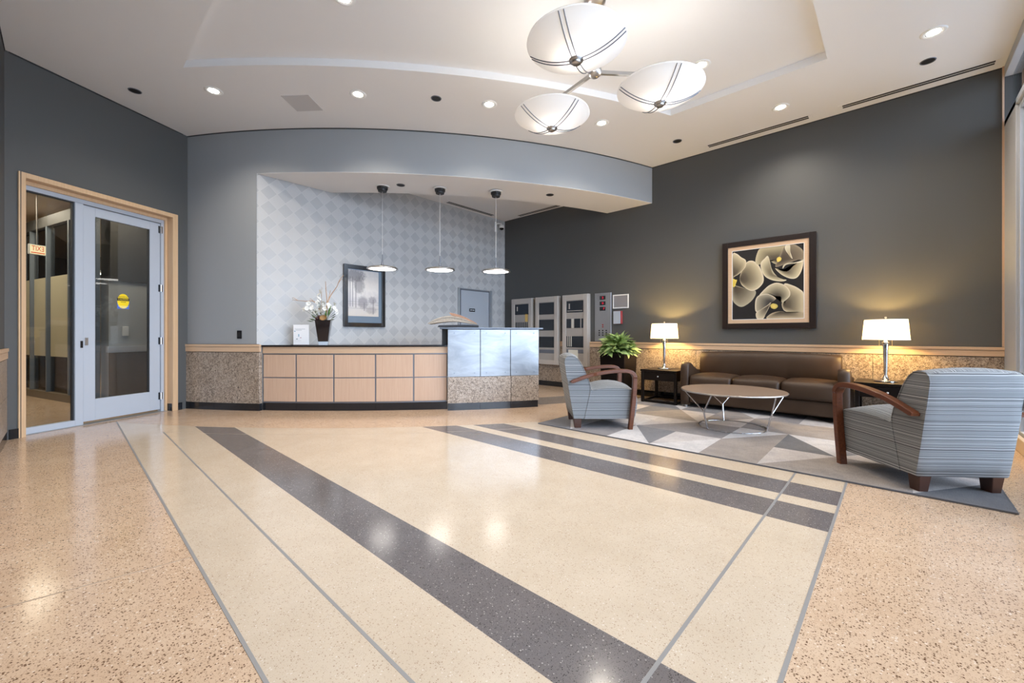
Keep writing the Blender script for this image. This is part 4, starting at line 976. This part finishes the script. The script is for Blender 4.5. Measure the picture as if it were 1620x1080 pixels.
prof = [(.50, .25), (.455, .40), (.435, .52), (.44, .62), (.462, .70), (.495, .735), (.54, .742), (.585, .725), (.60, .68), (.605, .50), (.60, .25)]; prof = smooth_path(prof, 2)
ys = [-.80, -.785, -.7, -.55, -.40, -.285, -.267, -.249, -.13, 0, .13, .249, .267, .285, .40, .55, .7, .785, .80]
for y in ys:
    u = y / .8; q = []
    for x, z in prof:
        e_ = 1 if abs(u) > .99 else 0; gr = .004 if abs(abs(y) - .267) < .001 else 0
        q.append((x + (.016 * e_ + gr if x < .55 else -.01 * e_), y, z + (.018 * (1 - u * u) - .010 * e_ if z > .6 else 0)))
    secs.append(q)
MB().loft(secs).build('back_cushion', M['leather'], so)
arm = smooth_path([(.0, .035), (-.012, .30), (-.006, .52), (.02, .592), (.075, .612), (.16, .592), (.28, .535), (.42, .50), (.60, .49)], 3) + [(.60, .035)]
for y0, y1 in ((.80, yl), (yr, -.80)):
    secs = []
    for y, sh in ((y0, .018), (y0 + .012, .004), ((y0 + y1) / 2, 0), (y1 - .012, .004), (y1, .018)):
        secs.append([(x + (sh if x < .05 else 0), y, z - (sh if z > .45 else 0)) for x, z in arm])
    MB().loft(secs).build('arm', M['leather'], so)
for x in (.06, .56):
    for y in (.85, -.85): MB().cyl(.022, .022, 0, .04, 16, (x, y, 0)).build('foot', M['nickel'], so)

# ------------------------------------------------------------------ coffee table
ctb = thing('coffee_table', 'round coffee table on three forked chrome legs before the sofa', 'coffee table', (4.843, 1.283, RZ)); ZTB = .41 - RZ
mb = MB().lathe([(.0005, ZTB - .014), (.485, ZTB - .014), (.503, ZTB - .010), (.505, ZTB - .004), (.502, ZTB), (.0005, ZTB)], 72, smooth=False); mb.build('tabletop', mat('taupe_laminate', lin(.19, .13, .09), .42), ctb)
mb = MB().lathe([(.503, ZTB - .016), (.509, ZTB - .008), (.503, ZTB - .001)], 72); mb.build('edge_band', M['nickel'], ctb)
for a in (radians(150), radians(30), radians(-92)):
    ft = Vector((.325 * cos(a), .325 * sin(a), .006)); fk = Vector((.37 * cos(a), .37 * sin(a), .185))
    mb = MB(); mb.tube([ft, fk], .009, 8)
    for d in (-.40, .40): mb.tube([fk, (.485 * cos(a + d), .485 * sin(a + d), ZTB - .014)], .007, 8)
    mb.build('forked_leg', M['chrome'], ctb)
mb = MB(); mb.tube([(.325 * cos(2 * pi * k / 48), .325 * sin(2 * pi * k / 48), .006) for k in range(49)], .005, 6, cap=False); mb.build('base_ring', M['chrome'], ctb)

# ------------------------------------------------------------------ side tables and lamps
def make_table(label, loc):
    t = thing('side_table', label, 'side table', loc, 0, 'dark wood side tables'); w_ = .262; dx = .52; E = M['espresso']; HT = .49 - loc[2]
    MB().box(-.008, dx + .008, -w_ - .008, w_ + .008, HT - .028, HT).build('tabletop', E, t, .003, 2)
    MB().box(.012, dx - .012, -w_ + .012, w_ - .012, HT - .155, HT - .029).build('apron', E, t)
    dr = MB().box(.0, .012, -w_ + .04, w_ - .04, HT - .150, HT - .036).build('drawer', E, t, .002, 1)
    MB().lathe([(.0005, .024), (.009, .022), (.011, .016), (.006, .008), (.006, 0)], 14).build('knob', M['nickel'], dr)
    dr.children[0].rotation_euler = (0, -pi / 2, 0); dr.children[0].location = (0, 0, HT - .095)
    for x in (0, dx - .038):
        for y in (-w_, w_ - .038): MB().box(x, x + .038, y, y + .038, 0, HT - .029).build('leg', E, t, .002, 1)
    for y in (-w_ + .004, w_ - .034): MB().box(.038, dx - .038, y, y + .03, .006, .036).build('stretcher', E, t, .002, 1)
    for x in (.004, dx - .034): MB().box(x, x + .03, -w_ + .038, w_ - .038, .006, .036).build('stretcher', E, t, .002, 1)
    return t
make_table('dark wood side table between the potted plant and the sofa', (5.79, 2.505, RZ)); make_table('dark wood side table between sofa and window, behind the near armchair', (5.79, .062, RZ))
def make_lamp(label, loc):
    t = thing('table_lamp', label, 'table lamp', loc, 0, 'chrome table lamps')
    MB().lathe([(.0005, 0), (.100, 0), (.103, .006), (.100, .014), (.045, .018), (.032, .030), (.020, .055), (.014, .075)], 40).build('base', M['chrome'], t)
    MB().lathe([(.012, .07), (.016, .12), (.022, .30), (.026, .40), (.024, .415), (.032, .42), (.032, .428), (.018, .432), (.015, .46), (.010, .463)], 24).build('column', M['chrome'], t)
    MB().lathe([(.196, .452), (.178, .672)], 56).build('shade', M['shade'], t)
    tm = M['maple_h']
    MB().lathe([(.1965, .450), (.1985, .450), (.1980, .458), (.196, .458)], 56).build('shade_trim', M['white'], t); MB().lathe([(.178, .666), (.1805, .666), (.1795, .674), (.177, .674)], 56).build('shade_trim', M['white'], t)
    mb = MB(); mb.tube([(0, 0, .46), (0, 0, .685)], .004, 8)
    for k in range(3): mb.tube([(0, 0, .668), (.177 * cos(k * 2.094), .177 * sin(k * 2.094), .668)], .002, 6)
    mb.build('harp', M['nickel'], t); MB().lathe([(.0005, .705), (.008, .703), (.012, .694), (.006, .684)], 14).build('finial', M['nickel'], t)
    for y in (-.052, .052): MB().tube([(-.01, y, .37), (-.01, y, .462)], .0022, 6).build('pull_chain', mat('brass', lin(.6, .45, .2), .3, 1), t)
    for y in (-.05, .05): lamp('lamp_bulb', 'POINT', (loc[0], loc[1] + y, loc[2] + .56), LAMP_W / 2, (1, .64, .21), None, .03)
make_lamp('lit chrome table lamp with a drum shade left of the sofa, by the plant', (6.09, 2.54, .49)); make_lamp('lit chrome table lamp with a drum shade right of the sofa', (6.05, .08, .49))

# ------------------------------------------------------------------ planter and plant
plt = thing('planter', 'tall square glossy black planter by the dark wall', 'planter', (5.90, 3.195, 0))
def taper(h0, h1, z0, z1): return [[(-h0, -h0, z0), (h0, -h0, z0), (h0, h0, z0), (-h0, h0, z0)], [(-h1, -h1, z1), (h1, -h1, z1), (h1, h1, z1), (-h1, h1, z1)]]
MB().loft(taper(.185, .21, 0, .70), 0, False).build('pot', M['espresso'], plt, .006, 2); MB().box(-.19, .19, -.19, .19, .70, .706).build('soil', mat('soil', lin(.02, .014, .01), .9), plt)
def leafmat():
    m = mat('variegated_leaf', lin(.1, .3, .05), .35); nt, b = nodes(m); t = N(nt, 'TexCoord'); s3 = N(nt, 'SeparateXYZ'); nt.links.new(t.outputs['Object'], s3.inputs[0])
    a = math_(nt, 'ABSOLUTE', s3.outputs[1]); k = math_(nt, 'ADD', math_(nt, 'MULTIPLY', a, 11), math_(nt, 'MULTIPLY', noise(nt, t.outputs['Object'], 60, 2), .5)); oi = N(nt, 'ObjectInfo')
    c = ramp(nt, k, [(.30, lin(.50, .60, .24)), (.62, lin(.20, .36, .07)), (1.0, lin(.07, .17, .03))]); c = mixc(nt, math_(nt, 'MULTIPLY', math_(nt, 'POWER', oi.outputs['Random'], 1.6), .85), c, lin(.045, .11, .02))
    nt.links.new(c, b.inputs['Base Color']); return m
M['leaf'] = leafmat()
pln = thing('potted_plant', 'bushy variegated green plant filling the black planter', 'plant', (5.90, 3.195, .706))
def leaf_mesh(L, Wd, droop):
    mb = MB(); n = 6; rows = []
    for i in range(n + 1):
        t = i / n; x = L * t; w_ = Wd * sin(pi * min(1, t ** .8)) * (1 - .25 * t) + (.001 if i in (0, n) else 0); z = droop * t * t * -1
        rows.append([(x, -w_, z + w_ * .25), (x, 0, z), (x, w_, z + w_ * .25)])
    vs = [p for r in rows for p in r]; fs = []
    for i in range(n):
        for k in (0, 1): fs.append((i * 3 + k, (i + 1) * 3 + k, (i + 1) * 3 + k + 1, i * 3 + k + 1))
    mb.add(vs, fs, 0, True); return mb.mesh('leaf', M['leaf'])
lms = [leaf_mesh(.135, .036, .03), leaf_mesh(.12, .034, .05), leaf_mesh(.15, .038, .06), leaf_mesh(.11, .036, .02)]
rl = random.Random(11); stems = MB()
for i in range(260):
    az = rl.uniform(0, 2 * pi); t_ = rl.random() ** .75; el0 = radians(-12 + 100 * (1 - t_)); q = rl.uniform(.55, .92)
    p = (.245 * q * cos(el0) * cos(az), .245 * q * cos(el0) * sin(az), .05 + .20 * q * sin(el0)); o = bpy.data.objects.new('leaf', lms[i % 4]); COL.objects.link(o); o.parent = pln; o.location = p
    el = el0 * .75 + radians(rl.uniform(-25, 22)); o.rotation_euler = Euler((rl.uniform(-.8, .8), -el, az + rl.uniform(-.9, .9)), 'XYZ'); sc_ = rl.uniform(.85, 1.3); o.scale = (sc_,) * 3
    stems.tube([(p[0] * .3, p[1] * .3, 0), (p[0] * .7, p[1] * .7, max(.02, p[2] * .6)), p], .0035, 5)
tag(stems.build('stems', mat('stem_green', lin(.08, .16, .03), .5), pln), kind='stuff')

# ------------------------------------------------------------------ things on the desk and counter
def polar(px_, Y, z): 
    X = (px_ - 810) / 654 * Y; return (X * .6803 + Y * .7330, -X * .7330 + Y * .6803, z)
vp = polar(512, 5.62, .861)
va = thing('flower_vase', 'tall tapered black glass vase on the desk countertop', 'vase', vp, radians(47.1) * -1 + .3)
MB().loft(taper(.062, .099, .045, .335), 0, False).build('body', mat('black_glass', lin(.012, .008, .008), .08), va, .006, 2)
MB().loft(taper(.056, .061, 0, .045), 0, False).build('clear_foot', mat('clear_foot_glass', lin(.75, .82, .9), .08, 0, Transmission_Weight=.4), va, .004, 2)
bq = thing('flower_arrangement', 'white blossoms with twigs and leaves standing in the black vase', 'flowers', (vp[0], vp[1], vp[2] + .336), -radians(47.1))
# local x = viewer's right, local y = away
k_ = 5.62 / 654
def ap(px_, py_, dy=0): return ((px_ - 512) * k_, dy, (505 - py_) * k_)
M['twig'] = mat('dry_twig', lin(.42, .25, .13), .7); M['green'] = mat('leaf_green', lin(.07, .16, .03), .5); M['dkgreen'] = mat('sprig_green', lin(.10, .13, .07), .7); M['cream_'] = mat('dried_pod', lin(.30, .17, .06), .6)
TW = [[(513, 508), (516.5, 480), (515, 455), (516, 444)], [(515, 508), (519, 480), (523, 465), (532, 452), (538, 442), (543, 434)], [(511, 508), (502, 482), (494, 475), (482, 475), (463, 473)], [(520, 476), (521.5, 460), (523, 458)], [(498, 478), (492, 472), (489, 471)], [(535, 448), (541, 441), (543, 442)], [(470, 474), (466, 470), (463, 471)], [(508, 505), (508.5, 470), (508, 453)]]
for i, tw in enumerate(TW):
    pts = smooth_path([ap(x, y, .02 * sin(i * 2 + y)) for x, y in tw], 3)
    MB().tube(pts, [.0075 * (1 - .6 * j / (len(pts) - 1)) * (1 if i < 3 else .55) for j in range(len(pts))], 7).build('twig', M['twig'], bq)
fl = MB()
for k in range(5):
    a = k * 2 * pi / 5; u = Vector((cos(a), sin(a), 0)); v = Vector((-sin(a), cos(a), 0)); rows = []
    for t, w_, z in ((0, .004, 0), (.35, .013, .010), (.75, .017, .014), (1.0, .006, .010)): rows.append([u * (.03 * t) - v * w_ + Vector((0, 0, z)), u * (.03 * t) + Vector((0, 0, z - .004)), u * (.03 * t) + v * w_ + Vector((0, 0, z))])
    fl.add([p for r in rows for p in r], [(i * 3 + q, (i + 1) * 3 + q, (i + 1) * 3 + q + 1, i * 3 + q + 1) for i in range(3) for q in (0, 1)], 0, True)
flm = fl.mesh('blossom', M['petal']); rb = random.Random(5)
BL = [(509, 460), (504, 465), (502, 470), (506, 472), (501, 478), (507, 476), (512, 477), (506, 483), (510, 481), (498, 487), (503, 490), (508, 491), (511, 495), (515, 488), (513, 491), (524, 484), (530, 479), (532, 482), (533, 490), (536, 494), (484, 484), (488, 479), (490, 487), (493, 493), (496, 484), (518, 490), (521, 481), (527, 486), (505, 495), (500, 493), (483, 488), (512, 497), (534, 486)]
for x, y in BL:
    o = bpy.data.objects.new('blossom', flm); COL.objects.link(o); o.parent = bq; o.location = ap(x, y, rb.uniform(-.09, .02)); o.rotation_euler = (pi / 2 + rb.uniform(-.7, .7), rb.uniform(-.6, .6), rb.uniform(0, 6)); o.scale = (rb.uniform(.75, 1.1),) * 3
    MB().tube([ap(512 + (x - 512) * .15, 506, 0), ap(512 + (x - 512) * .6, (y + 507) / 2 - 1, o.location[1] * .6), tuple(o.location)], .0018, 5).build('flower_stalk', M['dkgreen'], bq)
for (x0, y0, x1, y1, wd, m) in ((520, 500, 529, 482, .014, 'green'), (522, 500, 526, 486, .012, 'green'), (518, 502, 520, 490, .014, 'green'), (504, 504, 497, 496, .016, 'dkgreen'), (503, 506, 494, 503, .014, 'dkgreen'), (506, 500, 503, 490, .014, 'dkgreen'), (526, 503, 536, 499, .008, 'dkgreen'), (524, 505, 534, 504, .008, 'dkgreen'), (525, 501, 538, 494, .006, 'dkgreen'), (500, 508, 490, 506, .008, 'dkgreen')):
    A_, B_ = Vector(ap(x0, y0, -.05)), Vector(ap(x1, y1, -.09)); d = B_ - A_; s_ = d.cross(Vector((0, 1, 0))).normalized(); mid = A_ + d * .5
    MB().add([A_, mid + s_ * wd, B_, mid - s_ * wd, mid + Vector((0, -.012, 0))], [(0, 1, 4), (1, 2, 4), (2, 3, 4), (3, 0, 4)]).build('leaf', M[m], bq)
mb = MB(); mb.lathe([(.0005, .0), (.022, .004), (.038, .018), (.043, .035)], 20); po_ = mb.build('dried_pod', M['cream_'], bq, loc=ap(517, 504, -.10)); po_.rotation_euler = (.9, .3, 0)
mb = MB(); mb.lathe([(.0005, .03), (.02, .026), (.03, .01), (.02, -.012), (.0005, -.02)], 14); mb.build('dark_berry', mat('dark_berry', lin(.06, .02, .02), .5), bq, loc=ap(510, 501, -.08)); mb.build('dark_berry', bpy.data.materials['dark_berry'], bq, loc=ap(506, 504, -.07))
# acrylic sign card
cp = polar(476.5, 5.60, .861)
cs_ = thing('counter_sign', 'white printed card in a clear stand on the desk left of the vase', 'sign', cp, -radians(47.1) - .12)
MB().box(-.112, .112, -.004, .004, .004, .272).build('card', mat('white_card', lin(.92, .93, .95), .5), cs_); MB().box(-.114, .114, -.06, .05, 0, .004).build('stand_foot', M['glass'], cs_)
M['greyink'] = mat('grey_ink', lin(.28, .33, .36), .6); M['blueink'] = mat('pale_blue_ink', lin(.25, .42, .55), .6); M['redink'] = mat('pale_red_ink', lin(.5, .25, .28), .6)
for x0, x1, z0, z1, m in ((-.09, .06, .212, .216, 'greyink'), (-.075, .01, .196, .200, 'greyink'), (-.10, -.08, .178, .19, 'blueink'), (-.04, -.026, .11, .145, 'blueink'), (-.015, .005, .092, .100, 'redink'), (-.07, -.048, .072, .084, 'greyink'), (-.1, .0, .052, .054, 'greyink')):
    MB().box(x0, x1, -.0048, -.004, z0, z1).build('printed_mark', M[m], cs_)
# newspapers on the counter
def newsprint(tint):
    m = mat('newsprint', tint, .85); nt, b = nodes(m); v = objco(nt, (30, 140, 30)); f = noise(nt, v, 2, 3, .7)
    nt.links.new(ramp(nt, f, [(.40, tuple(q * .78 for q in tint[:3]) + (1,)), (.55, tint)]), b.inputs['Base Color']); return m
np_ = polar(716, 5.66, 1.094)
def paper(label, top, bot, D0, D1, m, dz=0.0, n_=4):
    t = thing('newspaper', label, 'newspaper', (np_[0], np_[1], np_[2] + dz), -radians(47.1) + .06, 'newspapers on the counter'); kk = 5.66 / 654
    T_ = smooth_path([((x - 716) * kk, (517.5 - y) * kk) for x, y in top], 3); B_ = smooth_path([((x - 716) * kk, (517.5 - y) * kk) for x, y in bot], 3)
    for k in range(n_):
        f0, f1 = k / n_, (k + .86) / n_
        lo = [(b_[0] + (a_[0] - b_[0]) * f0, b_[1] + (a_[1] - b_[1]) * f0) for a_, b_ in zip(T_, B_)]; hi = [(b_[0] + (a_[0] - b_[0]) * f1, b_[1] + (a_[1] - b_[1]) * f1) for a_, b_ in zip(T_, B_)]
        j = .006 * ((k * 7) % 3 - 1); MB().prism_xz(hi + lo[::-1], D0 + j, D1 + j).build('folded_sheet', m, t)
    return t
paper('dark grey magazine at the bottom of the newspaper stack', [(696, 514), (716, 513.5), (736, 513), (757, 514)], [(694, 517), (716, 517.2), (736, 517.2), (757, 517)], -.13, .12, newsprint(lin(.06, .06, .065)), .001, 3)
paper('spread pale newspaper drooping over the left end of the counter', [(679, 511.5), (688, 506), (700, 501.5), (712, 499.5), (724, 501), (738, 505.5), (748, 509.5), (755, 512)], [(681, 512.5), (690, 511), (700, 509.5), (712, 508.5), (724, 508.5), (738, 510.5), (748, 512), (755, 513)], -.15, .13, newsprint(lin(.48, .41, .33)), .002)
paper('orange edged newspaper lying slanted on top of the stack', [(711.5, 494.5), (722, 496.5), (734, 500.5), (746, 506.5), (754, 511)], [(715, 499), (724, 500.5), (735, 504), (746, 508.5), (754, 511.6)], -.11, .10, newsprint(lin(.60, .36, .24)), .003)
